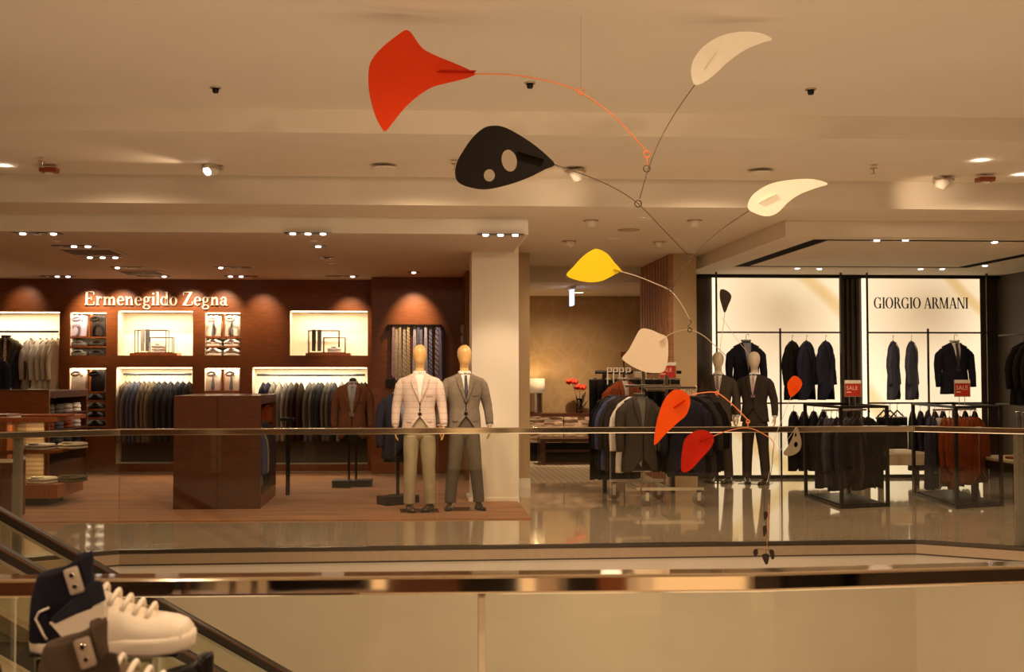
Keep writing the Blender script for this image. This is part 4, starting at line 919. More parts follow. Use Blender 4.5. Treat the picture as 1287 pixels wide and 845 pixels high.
# ================================================================== CORRIDOR
cy = 19.95
t = empty('console', (2.92, cy, 0), 0, 'long low console faced with stacked stone under a dark wooden top', 'console')
hw = 1.29; zt_ = Z(519.5, cy)
stone = mat('ledge_stone', (.58, .42, .29), .8, nscale=7, namt=.55, stretch=(1, 1, 4), bump=.6)
MB().box(-hw, hw, -.22, .3, zt_ - .05, zt_).build('top', WOODD, t)
mb = MB(); random.seed(3)
z = Z(556, cy)
while z < zt_ - .052:
    h = random.uniform(.03, .055); x = -hw + .02
    while x < hw - .05:
        w = random.uniform(.12, .35); mb.box(x, min(x + w, hw - .02), -.20 + random.uniform(-.03, .01), .28, z, min(z + h, zt_ - .051)); x += w
    z += h
mb.build('stone_face', stone, t)
MB().box(-hw + .02, hw - .02, -.12, .28, .0, Z(556, cy) - .001).build('base', BLACKM, t)
for k in (-.28, .42): MB().box(k - .006, k + .006, -.236, -.215, Z(556, cy), zt_ - .051).build('joint', BLACKM, t)
by = 19.2; x0 = X(677, by)
t = empty('bench', (x0, by, 0), 0, 'low dark wooden bench in front of the stone console', 'bench')
zb_ = Z(551, by); L = X(780, by) - x0
MB().box(0, L, -.22, .22, zb_ - .06, zb_, .004).build('seat', WOODD, t); MB().box(.05, L, -.05, .0, .22, .26).build('stretcher', WOODD, t)
for a in (0.0, L - .09): MB().box(a, a + .09, -.22, .22, .0, zb_ - .061, .004).build('leg', WOODD, t)
MB().box(.091, L - .1, -.2, .2, .02, .05).build('lower_rail', WOODD, t)
lx = X(673, cy)
t = empty('table_lamp', (lx, cy, zt_), 0, 'table lamp with cream drum shade and ribbed silver base on the console', 'lamp')
MB().lathe([(.05, .001)] + [(.125 + .008 * (k % 2), .01 + k * .022) for k in range(18)] + [(.05, .40)], (0, 0, 0), 20).build('ribbed_base', STEELM, t, True)
MB().tube([(0, 0, .40), (0, 0, .50)], .012, 8).build('stem', STEELM, t)
z0, z1 = Z(494, cy) - zt_, Z(476, cy) - zt_
sh = MB(); sh.lathe([(.17, z0), (.165, z1), (.160, z1), (.165, z0)], (0, 0, 0), 28); sh.build('lamp_shade', mat('lamp_shade', (.80, .68, .48), .8, emit=(1, .72, .40), estr=.12), t, True)
d = bpy.data.lights.new('lamp_bulb', 'POINT'); d.energy = 7; d.color = (1, .68, .32); d.shadow_soft_size = .05
o = bpy.data.objects.new('lamp_bulb', d); o.location = (lx, cy, zt_ + (z0 + z1) / 2 + .12); COL.objects.link(o)
vx = X(726, cy)
t = empty('flower_vase', (vx + .03, cy + .02, zt_), 0, 'clear glass vase with two red blooms and dark leaves on the console', 'vase')
MB().lathe([(.05, .002), (.055, .10), (.06, .26), (.056, .26), (.05, .10), (.045, .01), (.001, .01)], (0, 0, 0), 16).build('glass_vase', ACRYL, t, True)
RED = mat('red_petal', (.75, .045, .015), .6); LEAF = mat('dark_leaf', (.035, .04, .02), .5)
for (dx, dz) in ((-.13, .56), (.02, .46)):
    MB().tube([(0, 0, .02), (dx * .4, 0, dz * .55), (dx, 0, dz)], .006, 6).build('stem', LEAF, t, True)
    mb = MB()
    for k in range(9):
        a = 2 * pi * k / 9; mb.lathe([(.002, -.04), (.036, -.016), (.042, .006), (.03, .03), (.002, .042)], (dx + .075 * cos(a), .05 * sin(a), dz + .015 * sin(a * 2)), 8)
    mb.lathe([(.002, -.02), (.04, .0), (.03, .035), (.002, .045)], (dx, 0, dz + .02), 10)
    mb.build('bloom', RED, t, True)
for (dx, dz, w) in ((.10, .36, .05), (.14, .22, .04), (.06, .30, .06), (-.05, .30, .03)):
    MB().prism([V((0, 0, .05)), V((dx * .6 - w * .5, 0, dz * .6)), V((dx * 1.3, .02, dz * 1.15)), V((dx * .6 + w * .5, 0, dz * .55))], (0, .006, 0)).build('leaf', LEAF, t)
ey = 18.2; ex = X(719, ey)
t = empty('exit_sign', (ex, ey, 3.0), 0, 'glowing white exit sign seen edge-on under the corridor ceiling', 'exit sign')
MB().box(-.02, .02, -.16, .16, -.31, -.05).build('sign_panel', mat('cool_sign', (.7, .8, 1), .4, emit=(.55, .65, 1), estr=1.1), t)
MB().box(-.05, .05, -.2, .2, -.05, -.001).build('mount', PW, t)
disc(790, 289, ZM, .13, mat('beige_vent', (.45, .34, .22), .6), 'ceiling_vent', 'flat round beige vent in the walkway ceiling', 'vent', h=.01)
for px, py, l in ((727, 368, 'left of the exit sign below'), (811, 368, 'at the right end beside the slats')):
    disc(px, py, 3.0, .09, mat('soft_lamp', (1, .9, .7), .5, emit=(1, .85, .6), estr=1.5), 'downlight', 'small glowing corridor downlight ' + l, 'ceiling light', h=.006)
# ================================================================== CEILING SPOTS
def gimbal(px, py, z, aim, lab, lit=False, s=1.0):
    s *= .68
    p = fl(px, py, z); t = empty('ceiling_spotlight', (p.x, p.y, z), 0, lab, 'spotlight')
    MB().lathe([(.05 * s, -.014), (.15 * s, -.010), (.155 * s, -.0015), (.05 * s, -.0015)], (0, 0, 0), 24).build('trim_ring', BRONZE, t, True)
    o = MB().lathe([(.001, .02), (.105 * s, .01), (.11 * s, -.02), (.075 * s, -.15 * s), (.068 * s, -.152 * s), (.06 * s, -.12 * s), (.001, -.118 * s)], (0, 0, 0), 22).build('lamp_head', PW, t, True)
    o.rotation_euler = aim; o.location = (0, 0, .012)
    g = MB().lathe([(.001, -.136 * s), (.062 * s, -.136 * s), (.062 * s, -.126 * s), (.001, -.126 * s)], (0, 0, 0), 18).build('lens', LAMP if lit else mat('dim_lens', (.6, .55, .45), .3), o, True)
gimbal(267, 212, ZH, (R(-50), R(35), 0), 'lit swivelling spotlight at left of the stepped ceiling, lens aimed down left', True)
gimbal(723, 215, ZH, (R(20), R(-25), 0), 'swivelling spotlight on the stepped ceiling right of the black mobile plate')
gimbal(1186, 226, ZH, (R(15), R(20), 0), 'swivelling spotlight at right of the stepped ceiling')
gimbal(743, 277, ZM, (0, 0, 0), 'straight spotlight head in the walkway ceiling, left one of the nearer pair', s=.8)
gimbal(873, 277, ZM, (0, 0, 0), 'straight spotlight head in the walkway ceiling, right one of the nearer pair', s=.8)
gimbal(715, 303, ZM, (0, R(-35), 0), 'tilted spotlight head above the yellow mobile plate, left one of the farther pair', s=.9)
gimbal(829, 304, ZM, (0, R(20), 0), 'tilted spotlight head near the slatted wall, right one of the farther pair', s=.8)
for px, py, z, l in ((808, 275, ZM, 'between the two nearer walkway spotlights'), (771, 301, ZM, 'between the two farther walkway spotlights'), (1233, 205.5, ZH, 'at the far right of the stepped ceiling'), (4, 212, ZH, 'at the left edge of the stepped ceiling'), (1284, 223, ZH, 'cut by the right edge of the picture')):
    disc(px, py, z, .055 if z == ZH else .08, LAMP, 'downlight', 'lit round downlight ' + l, 'ceiling light', h=.006, ring=PW)
for px, py, l in ((483, 211, 'left of the black mobile plate'), (956, 217, 'above the lower white mobile plate')):
    disc(px, py, ZH, .11, PW, 'downlight', 'unlit round downlight ' + l, 'ceiling light', h=.008, ring=PW)
RDB = mat('red_device', (.28, .05, .02), .4)
for px, py, l in ((62, 211, 'left'), (1238, 223, 'right')):
    p = fl(px, py, ZH); t = empty('fire_alarm', (p.x, p.y, ZH), 0, 'small dark red alarm device on the stepped ceiling, far ' + l, 'alarm')
    MB().box(-.08, .08, -.06, .06, -.045, -.001, .01).build('body', RDB, t); MB().box(-.03, .03, -.03, .03, -.06, -.046).build('strobe', PW, t)
for px, py, l in ((53, 202, 'left'), (572, 205, 'middle, beside the black mobile plate'), (1098, 211, 'right')):
    p = fl(px, py, ZH); t = empty('sprinkler', (p.x, p.y, ZH), 0, 'tiny sprinkler head on the stepped ceiling, ' + l, 'sprinkler')
    MB().lathe([(.001, -.012), (.035, -.01), (.035, -.001), (.001, -.001)]).build('escutcheon', BRONZE, t); MB().lathe([(.008, -.05), (.025, -.055), (.025, -.059), (.001, -.06), (.008, -.013)]).build('head', BRONZE, t)
for px, py, l in ((271, 110, 'left'), (666, 104, 'middle'), (1019, 112, 'right')):
    p = fl(px, py, ZT); t = empty('speaker_socket', (p.x, p.y, ZT), 0, 'small dark round fitting in the smooth high ceiling, ' + l, 'ceiling fitting')
    MB().torus((0, 0, -.004), .036, .006, 18, 6).build('rim', BRONZE, t, True); MB().lathe([(.001, -.045), (.018, -.042), (.024, -.030), (.024, -.0015), (.001, -.001)]).build('dome', BLACKM, t, True)
for i, (px, py) in enumerate(((1102, 302.2), (1138, 302), (1250, 304.5), (1002, 337.5), (1030, 338), (1157, 338.3), (1184, 338.3), (1238, 334))):
    p = fl(px, py, ZC); t = empty('slot_downlight', (p.x, p.y, ZC + .02), 0, 'tiny bright lamp set in the dark ceiling slot, %s in %s run' % (ORD[i if i < 3 else i - 3], 'the nearer' if i < 3 else 'the farther'), 'ceiling light', 'lamps in the dark ceiling slot')
    MB().lathe([(.001, -.03), (.03, -.03), (.036, -.005), (.001, -.005)], (0, 0, 0), 14).build('lens', LAMP, t, True); MB().torus((0, 0, -.01), .05, .006, 14, 6).build('rim', STEELM, t)
for px, py, tx, ty, tz, e in ((1102, 302, 4.7, 15.6, 1.2, 50), (1138, 302, 5.0, 13.2, .9, 40), (1157, 338, 6.5, 13.2, .9, 40), (1030, 338, 5.8, 16.1, 1.5, 18)):
    p = fl(px, py, ZC); spot('slot_spot', (p.x, p.y, ZC - .03), (tx, ty, tz), e, 45, .8)
spot('ceiling_spot', (fl(267, 212, ZH).x, fl(267, 212, ZH).y, ZH - .12), (-4.2, 9.2, 3.4), 16, 60, .9)
spot('fascia_spot', (fl(723, 215, ZH).x, fl(723, 215, ZH).y - .3, ZH - .2), (1.3, 11.06, 3.36), 7, 70, 1)
spot('fascia_spot', (5.0, 10.4, ZH - .2), (5.2, 11.06, 3.36), 7, 70, 1)
spot('console_spot', (2.6, 18.9, 2.9), (2.9, 19.75, .7), 130, 75, 1)  # unseen spot added to brighten the console's stone face
spot('fascia_spot', (4.6, 14.6, ZM - .05), (4.1, 14.9, 3.15), 3, 70, 1)
# ================================================================== RIGHT SHOP
sign('GIORGIO ARMANI', X(1098, YA), X(1217, YA), Z(388, YA - .03, 1150), Z(374, YA - .03, 1150) - Z(388, YA - .03, 1150), YA - .031, mat('black_letter', (.02, .015, .012), .4), 'black serif lettering reading GIORGIO ARMANI on the right glowing panel', .015, .01, .28)
yf = 16.1; zu, zl = Z(418, yf, 980), Z(507, yf, 980); FB = mat('frame_bronze', (.05, .035, .025), .3, .6)
def frame(a, b, c, lab):
    t = empty('clothes_rack', (X((a + b) / 2, yf), yf, 0), 0, lab, 'clothes frame'); x0 = t.location.x
    for px, z1 in ((a, ZC - .002), (b, ZC - .002), (c, zu + .06)): MB().box(X(px, yf) - x0 - .012, X(px, yf) - x0 + .012, -.012, .012, 0, z1).build('post', FB, t)
    for z in (zu, zl): MB().box(X(a, yf) - x0 + .0125, X(b, yf) - x0 - .0125, -.012, .010, z - .012, z + .012).build('rail', FB, t)
frame(901, 1058, 981, 'floor-to-ceiling thin bronze clothes frame before the left glowing panel')
frame(1091, 1242, 1167, 'floor-to-ceiling thin bronze clothes frame before the right glowing panel')
def facing(c, px, zc, Y, lab, shirt=None, tie=None, length=.80, rz=0, vw=.07, hook=.12):
    t = empty('displayed_jacket', (X(px, Y), Y, zc), rz, lab, 'jacket'); jacket(t, c, length=length, shirt=shirt, tie=tie, vw=vw, zb=-.44, seed=px % 7); hanger(t, hook=hook); return t
BKJ = cloth('black'); NVJ = fabric('dark_navy', (.016, .015, .024)); DKT = fabric('dark_twill', (.022, .016, .013))
facing(NVJ, 938, zu - .14, yf, 'black jacket with pale collar facing forward behind the flaring-jacket mannequin', fabric('stripe2', (.3, .3, .34)), None, .78)
facing(NVJ, 1200, zu - .14, yf, 'dark navy jacket with pale shirt and dark tie facing forward below the black lettering', WSH, DTIE, .77)
for i, (px, c) in enumerate(((996, 'black'), (1014, 'navy'), (1038, 'navy'))):
    hang(c, (X(px, yf), yf, zu - .13), R(46), '%s jacket, %s of three high before the left glowing panel' % (c, ORD[i]), 'angled jackets on the left upper rail', .86, 'jacket', (1, .75, 1))
for i, (px, c) in enumerate(((1123, 'blue grey'), (1146, 'blue grey'))):
    hang(c, (X(px, yf), yf, zu - .13), R(54), '%s jacket, %s of two high before the right glowing panel' % (c, ['left', 'right'][i]), None, .86, 'jacket', (1, .70, 1))
for i, px in enumerate((997, 1010, 1022, 1034)):
    hang('black', (X(px, yf), yf, zl - .12), R(60), 'black jacket, %s on the lower rail of the left glowing panel' % ORD[i], 'black jackets on the left lower rail', .86, 'jacket', (1, .7, 1))
for i, px in enumerate((1110, 1118, 1127)):
    t = empty('clothes_hanger', (X(px, yf), yf, zl - .12), R(35), 'bare dark hanger, %s on the lower rail of the right glowing panel' % ORD[i], 'hanger', 'bare hangers on the right lower rail')
    MB().tube([(-.20, 0, -.10), (0, 0, .012), (.20, 0, -.10)], .012, 6).build('arms', BLACKM, t, True); MB().tube([(0, 0, .01), (0, 0, .1), (.02, 0, .125), (.035, 0, .10)], .005, 6).build('hook', STEELM, t, True)
def trousers_hang(c, loc, rz, lab, grp=None, L=.45, w=.19):
    def f():
        t = empty('hanging_trousers', (0, 0, 0), 0, 'x', 'trousers'); rings = []
        for i in range(9):
            z = -L * i / 8; ring = []
            for k in range(20):
                a = 2 * pi * k / 20; f_ = .006 * noise.noise(V((cos(a) * 3, z * 3, 1))); ring.append(V(((w + f_) * sgnpow(cos(a), .6) * (1 - .08 * i / 8), (.026 + f_) * sgnpow(sin(a), .8), z)))
            rings.append(ring)
        MB().quadring(rings).build('folded_legs', cloth(c), t, True)
        MB().tube([(-w, 0, .012), (w, 0, .012)], .010, 6).tube([(0, 0, .012), (0, 0, .08)], .004, 6).build('hanger', STEELM, t, True); return t
    return inst(('tr', c, L, w), f, loc, rz, lab, grp, 'trousers')
for i, px in enumerate((1107, 1116, 1126, 1134)): trousers_hang('black', (X(px, yf), yf, zl - .22), R(50), 'black folded trousers, %s below the bare hangers' % ORD[i], 'black trousers on the right lower rail', .60, .20)
for i, (px, c) in enumerate(((1146, 'navy'), (1156, 'navy'), (1165, 'navy'), (1174, 'charcoal'), (1184, 'black'), (1200, 'black'), (1212, 'black'), (1224, 'black'))):
    hang(c, (X(px, yf), yf, zl - .12), R(62), '%s jacket, %s from the left low before the right glowing panel' % (c, ORD[i]), 'dark jackets on the right lower rail', .86, 'jacket', (1, .6, 1))
# side wall garments at the right edge
t = empty('wall_rail', (8.55, 15.0, Z(419, 15.0, 1275)), 0, 'pale bronze clothes rail on the dark side wall at the right edge', 'clothes rail')
MB().tube([(0, -.5, 0), (0, .9, 0)], .014, 8).build('bar', FB, t); MB().box(0, .33, -.012, .012, -.012, .012).build('bracket', FB, t)
for i, y in enumerate((14.55, 14.75, 14.95, 15.15)):
    hang('black', (8.50, y, Z(419, 15.0, 1275) - .13), R(16), 'black jacket on the side wall rail, %s from the front' % ORD[i], 'black jackets on the side wall', .86, 'jacket', (1.1, .6, 1))
t = empty('wall_rail', (8.55, 15.1, Z(510, 15.0, 1275)), 0, 'lower clothes rail on the dark side wall at the right edge', 'clothes rail')
MB().tube([(0, -.5, 0), (0, .9, 0)], .014, 8).build('bar', FB, t); MB().box(0, .33, -.012, .012, -.012, .012).build('bracket', FB, t)
for i, y in enumerate((14.8, 14.95, 15.1)):
    trousers_hang('mid grey', (8.48, y, Z(510, 15.0, 1275) - .10), R(10), 'grey trousers on the lower side wall rail, %s from the front' % ORD[i], 'grey trousers on the side wall', .60, .16)
# black box racks
def box_rack(pFL, pFR, pBL, ztop, lab):
    a, b, c = fl(*pFL), fl(*pFR), fl(*pBL); d_ = b + (c - a)
    t = empty('box_rack', (a.x, a.y, 0), 0, lab, 'clothes rack'); o = V((a.x, a.y, 0)); r = .018
    cs = [a - o, b - o, d_ - o, c - o]; cs = [V((p.x, p.y, 0)) for p in cs]
    for p in cs: MB().box(p.x - r, p.x + r, p.y - r, p.y + r, 0, ztop).build('post', BLACKM, t)
    for i in range(4):
        p, q = cs[i], cs[(i + 1) % 4]; n = (q - p).normalized(); s_ = V((-n.y, n.x, 0)) * .014
        for z in (.0, ztop - .03):
            pp, qq = p + n * r, q - n * r
            MB().prism([pp - s_ + V((0, 0, z)), qq - s_ + V((0, 0, z)), qq + s_ + V((0, 0, z)), pp + s_ + V((0, 0, z))], (0, 0, .03)).build('rail', BLACKM, t)
    m0, m1 = (cs[0] + cs[3]) / 2, (cs[1] + cs[2]) / 2
    MB().tube([m0 + V((0, 0, ztop - .07)), m1 + V((0, 0, ztop - .07))], .012, 8).build('hanging_bar', STEELM, t)
    MB().prism([cs[0] + V((.03, .03, .031)), cs[1] + V((-.03, .03, .031)), cs[2] + V((-.03, -.03, .031)), cs[3] + V((.03, -.03, .031))], (0, 0, .012)).build('base_plate', BLACKM, t)
    return o + m0, o + m1
m0, m1 = box_rack((1058, 640), (1116, 637), (1013, 625), 1.19, 'black square-tube box rack packed with dark jackets, left of the two box racks')
cols1 = ['black', 'slate', 'navy', 'black', 'navy', 'charcoal', 'black', 'black', 'charcoal', 'black']
for i, c in enumerate(cols1):
    p = m0.lerp(m1, -.02 + 1.04 * i / (len(cols1) - 1)); hang(c, (p.x, p.y + random.uniform(-.02, .02), 1.02), R(58 - 2 * i + random.uniform(-6, 6)) , '%s jacket, %s from the left in the left box rack' % (c, ORD[i]), 'jackets in the left box rack', .84, 'jacket', (1.12, .62, random.uniform(.93, 1.06)))
n0, n1 = box_rack((1203, 640), (1259, 636), (1149, 622), 1.19, 'black square-tube box rack holding rust red jackets, right of the two box racks')
cols2 = ['navy', 'navy', 'pale grey', 'rust', 'rust', 'rust', 'rust', 'rust', 'rust', 'rust']
for i, c in enumerate(cols2):
    p = n0.lerp(n1, -.10 + 1.08 * i / (len(cols2) - 1)); hang(c, (p.x, p.y + random.uniform(-.02, .02), 1.02), R(58 - 2 * i + random.uniform(-6, 6)), '%s jacket, %s from the left in the right box rack' % (c, ORD[i]), 'jackets in the right box rack', .84, 'jacket', (1.12, .62, random.uniform(.93, 1.06)))
GOLD = mat('sale_letter', (.80, .60, .38), .5); SRED = mat('sale_red', (.45, .018, .010), .45, namt=.03)
def sale(px0, px1, py0, py1, Y, zb0, lab, rz=0, extra=True):
    x = X((px0 + px1) / 2, Y); w = (X(px1, Y) - X(px0, Y)) / 2; z1 = Z(py0, Y, px0); z0 = Z(py1, Y, px0)
    t = empty('sale_sign', (x, Y, zb0), rz, lab, 'sign'); h = z1 - z0; b = z0 - zb0
    MB().box(-w, w, -.006, .006, b, b + h).build('frame', mat('sign_frame', (.45, .33, .17), .3, .6), t)
    MB().box(-w * .90, w * .90, -.009, -.0062, b + h * .05, b + h * .78).build('red_card', SRED, t)
    MB().box(-w * .98, w * .98, -.010, -.0062, b + h * .80, b + h * .995).build('white_strip', PW, t)
    for s in (-.4, .3): MB().tube([(w * s, 0, .001), (w * s, 0, b)], .004, 6).build('stem', STEELM, t)
    for (txt, sz, zz, mt) in (('SALE', h * .34, b + h * .42, GOLD), ('50%', h * .13, b + h * .22, GOLD)):
        if txt != 'SALE': continue
        cu = bpy.data.curves.new('txt', 'FONT'); cu.body = txt; cu.size = sz; cu.extrude = .0008; cu.align_x = 'LEFT'
        o = bpy.data.objects.new('txt', cu); COL.objects.link(o); bpy.context.view_layer.update()
        me = bpy.data.meshes.new_from_object(o); bpy.data.objects.remove(o); me.materials.clear(); me.materials.append(mt)
        q = bpy.data.objects.new('lettering', me); COL.objects.link(q); q.parent = t; q.rotation_euler = (R(90), 0, 0); q.location = (-w * .82, -.0105, zz)
    MB().box(-w * .8, -w * .25, -.0105, -.0092, b + h * .25, b + h * .31).build('small_line', GOLD, t)
    return t
zr = 1.19
pm = (m0 + m1) / 2; sale(1061, 1082, 478, 499, pm.y + .02, 1.13, 'red sale card in a metal holder on top of the left box rack')
pn = (n0 + n1) / 2; sale(1199, 1219, 477.5, 499, pn.y - .02, 1.13, 'red sale card on two stems above the rust jackets of the right box rack')
# tables
t = empty('low_table', (X(1128, 15.2), 15.2, 0), 0, 'low table with thick pale top between the two box racks', 'table')
MB().box(-.42, .42, -.3, .3, Z(583, 15.2, 1130), Z(569, 15.2, 1130), .004).build('table_top', mat('pale_top', (.50, .40, .27), .4), t)
for a in (-.36, .36):
    for b in (-.24, .24): MB().box(a - .03, a + .03, b - .03, b + .03, 0, Z(583, 15.2, 1130) - .001).build('leg', BLACKM, t)
tag(MB().box(X(1128, 15.2) - .1, X(1128, 15.2) + .14, 15.1, 15.28, Z(569, 15.2, 1130) + .001, Z(565, 15.2, 1130), .004).build('folded_cloth', WSH), 'small white folded item on the low pale table', 'cloth')
t = empty('black_table', (X(1290, 13.3), 13.3, 0), 0, 'black framed table with pale top at the right edge', 'table')
zt_ = Z(578, 13.3, 1270)
MB().box(-.32, .9, -.3, .8, zt_ - .03, zt_).build('table_top', MATS['pale_top'], t); MB().box(-.33, .91, -.31, .81, zt_ - .14, zt_ - .031).build('apron', BLACKM, t)
for a in (-.29, .85):
    for b in (-.27, .74): MB().box(a - .035, a + .035, b - .035, b + .035, 0, zt_ - .141).build('leg', BLACKM, t)
tag(MB().box(X(1282, 13.3) - .1, X(1282, 13.3) + .3, 13.2, 13.5, zt_ + .001, zt_ + .03, .008).build('folded_garment', cloth('rust')), 'rust folded garment on the black framed table at the right edge', 'garment')
# ================================================================== CHROME ROLLING RACK
RACKM = mat('rack_steel', (.75, .68, .56), .35, .35, namt=.04)
cY = 13.35; cx = X(826, cY)
t = empty('rolling_rack', (cx, cY, 0), 0, 'chrome rolling rack on casters with two raised arms of dark suits', 'clothes rack')
for (x0, x1, y, z) in ((-.52, .16, .42, .22), (-.24, .50, -.22, .18)):
    MB().box(x0, x1, y - .02, y + .02, z, z + .035).build('base_bar', RACKM, t)
    for xx in (x0 + .06, x1 - .06):
        c_ = MB().lathe([(.001, -.016), (.035, -.018), (.036, -.012), (.066, -.014), (.074, -.006), (.074, .006), (.066, .014), (.036, .012), (.035, .018), (.001, .016)], (xx, y, .076), 18, 'y').build('caster', mat('caster_rubber', (.22, .19, .16), .4), t, True)
        MB().box(xx - .02, xx + .02, y - .030, y - .021, .06, z - .001).box(xx - .02, xx + .02, y + .021, y + .030, .06, z - .001).box(xx - .02, xx + .02, y - .030, y + .030, z - .02, z - .001).build('fork', RACKM, c_)
MB().box(-.30, -.26, -.20, .44, .181, .215).box(.06, .10, -.20, .44, .181, .215).build('cross_bar', RACKM, t)
for x, y in ((-.13, .2), (.10, -.05)): MB().box(x - .02, x + .02, y - .015, y + .015, .216, Z(466 if x < 0 else 472, cY)).build('post', CHROME, t)
for (x0, x1, y, py) in ((-.39, .30, .02, 485), (-.20, .42, -.22, 487)): MB().box(x0, x1, y - .015, y + .015, Z(py, cY) - .02, Z(py, cY) + .012, .004).build('arm', CHROME, t)
MB().box(-.13, .10, -.02, .02, Z(487, cY) - .05, Z(487, cY) - .022).build('brace', CHROME, t)
zc = Z(499, cY)
GSU = fabric('grey_stripe_suit', (.060, .048, .038), band=('X', 14, (.045, .036, .028), .8))
t = facing(GSU, 803, zc + .02, cY - .26, 'dark grey suit facing forward at the front of the left rack arm', fabric('lining_grey', (.13, .12, .10)), None, .90, R(14))
for i, (px, dy, c) in enumerate(((795, -.12, 'white'), (788, .0, 'charcoal'), (781, .12, 'charcoal'), (776, .24, 'blue'), (772, .36, 'navy'), (768, .48, 'black'))):
    hang(c, (X(px, cY + dy), cY + dy, zc + .0), R(12), '%s jacket, %s behind the front grey suit on the left rack arm' % (c, ORD[i]), 'jackets on the left rack arm', .90, 'jacket', (1.0, .5, 1))
t = facing(NVJ, 862, zc - .02, cY - .30, 'black navy suit facing right on the right rack arm', None, None, .92, R(-14))
for i, (px, dy, c) in enumerate(((869, -.16, 'black'), (876, -.02, 'charcoal'), (881, .12, 'black'), (885, .26, 'black'))):
    hang(c, (X(px, cY + dy), cY + dy, zc), R(-12), '%s jacket, %s behind the front suit on the right rack arm' % (c, ORD[i]), 'jackets on the right rack arm', .92, 'jacket', (1.0, .5, 1))
# black trouser rack behind
tY = 14.55; x0, x1 = X(748, tY), X(856, tY); zt_ = Z(468, tY)
t = empty('trouser_rack', ((x0 + x1) / 2, tY, 0), 0, 'black rack of long black trousers behind the chrome rolling rack', 'clothes rack'); h = (x1 - x0) / 2
MB().tube([(-h, 0, zt_), (h, 0, zt_)], .022, 8).build('bar', BLACKM, t)
for s in (-1, 1): MB().box(s * (h - .12) - .025, s * (h - .12) + .025, -.03, .03, 0, zt_ - .023).build('post', BLACKM, t)
MB().box(X(783, tY) - (x0 + x1) / 2 - .01, X(783, tY) - (x0 + x1) / 2 + .01, -.44, -.02, zt_ - .03, zt_ - .01).build('arm', BLACKM, t)
for i in range(11):
    px = 748 + i * 10; trousers_hang('black', (X(px, tY), tY, zt_ - .10), R(58), 'long black trousers, %s from the left on the rack behind the chrome one' % ORD[i], 'long black trousers', 1.30 if i < 6 else 1.2, .19)
t = facing(cloth('rust'), 783, zt_ - .10, tY - .42, 'rust brown jacket shoulders showing above the chrome rack suits', cloth('pale grey'), None, .6, R(18), .05, .1)
for i, px in enumerate((766, 773.5, 781, 789.5)):
    t = empty('size_tag', (X(px, tY - .25), tY - .25, zt_ + .0), 0, 'small white clip tag standing on the black trouser rack, %s from the left' % ORD[i], 'tag', 'white clip tags on the trouser rack')
    w = .032; mb = MB(); mb.box(-w, -w + .014, -.004, .004, -.16, .06).box(-w + .0141, w, -.004, .004, .048, .06).box(-w + .0141, w, -.004, .004, .0, .012).box(w - .014, w, -.004, .004, .0121, .0479)
    mb.build('tag_frame', PW, t)
tag(MB().box(X(797, tY - .3), X(813, tY - .3), tY - .32, tY - .22, Z(475, tY), Z(467, tY), .01).build('folded_bag', mat('beige_box', (.45, .36, .24), .6)), 'beige folded packet on top of the trouser rack beside the white tags', 'packet')
sale(828, 850, 455.5, 476, cY + .30, Z(485, cY) + .013, 'red sale card standing on the chrome rolling rack, partly behind the grey mobile plate')
t_ = empty('wall_picture', (X(784, 17.0), 17.0, 0), 0, 'small dark red sign card on a stand behind the grey mobile plate', 'sign')
MB().box(-.05, .05, -.01, .01, Z(449, 17.0), Z(442, 17.0)).build('card', RDB, t_); MB().box(-.01, .01, -.008, .008, .02, Z(449, 17.0) - .001).build('stand', BLACKM, t_); MB().box(-.1, .1, -.1, .1, 0.0105, .0195).build('foot', BLACKM, t_)
# ================================================================== MOBILE
MY = 6.5
mob = empty('hanging_mobile', tuple(at(730, 110, MY)), 0, 'large hanging mobile of coloured sheet metal plates on long curved wires', 'mobile')
MO = V(mob.location)
def slant(px, py, k, pcx, dy=0):
    xc = X(pcx, MY + dy); d = ray(px, py); tt = (MY + dy - k * xc) / (d.y - k * d.x); return EYE + d * tt - MO
def smooth_outline(pts, n=4):
    out = []; N = len(pts)
    for i in range(N):
        p0, p1, p2, p3 = [V((*pts[(i + j) % N], 0)) for j in (-1, 0, 1, 2)]
        for k in range(n):
            t = k / n; q = .5 * ((2 * p1) + (p2 - p0) * t + (2 * p0 - 5 * p1 + 4 * p2 - p3) * t * t + (3 * p1 - p0 - 3 * p2 + p3) * t ** 3); out.append((q.x, q.y))
    return out
def plate(pts, m, k, label, holes=(), fin=None, dy=0, th=.005, finm=None):
    pcx = sum(p[0] for p in pts) / len(pts); out = smooth_outline(pts); P3 = lambda p: slant(p[0], p[1], k, pcx, dy)
    bm = bmesh.new(); loops = [[bm.verts.new(P3(p)) for p in out]]
    for (hx_, hy_, rx_, ry_, an) in holes:
        c, s_ = cos(R(an)), sin(R(an)); loops.append([bm.verts.new(P3((hx_ + rx_ * cos(a) * c - ry_ * sin(a) * s_, hy_ + rx_ * cos(a) * s_ + ry_ * sin(a) * c))) for a in [2 * pi * q / 20 for q in range(20)]])
    es = [bm.edges.new((l[i], l[(i + 1) % len(l)])) for l in loops for i in range(len(l))]
    bmesh.ops.triangle_fill(bm, edges=es, use_beauty=True)
    mb = MB(); mb.b.free(); mb.b = bm
    o = mb.build('plate', m, mob, False, label=label); md = o.modifiers.new('t', 'SOLIDIFY'); md.thickness = th; md.offset = 0
    if fin:
        a, b, wd = fin; A_, B_ = P3(a), P3(b); n = V((k, -1, 0)).normalized()
        u = (B_ - A_); MB().prism([A_ + n * .002, B_ + n * .002, B_ + n * wd, A_ + u * .15 + n * wd], (0, 0, .004)).build('fin', finm or m, o)
    return o
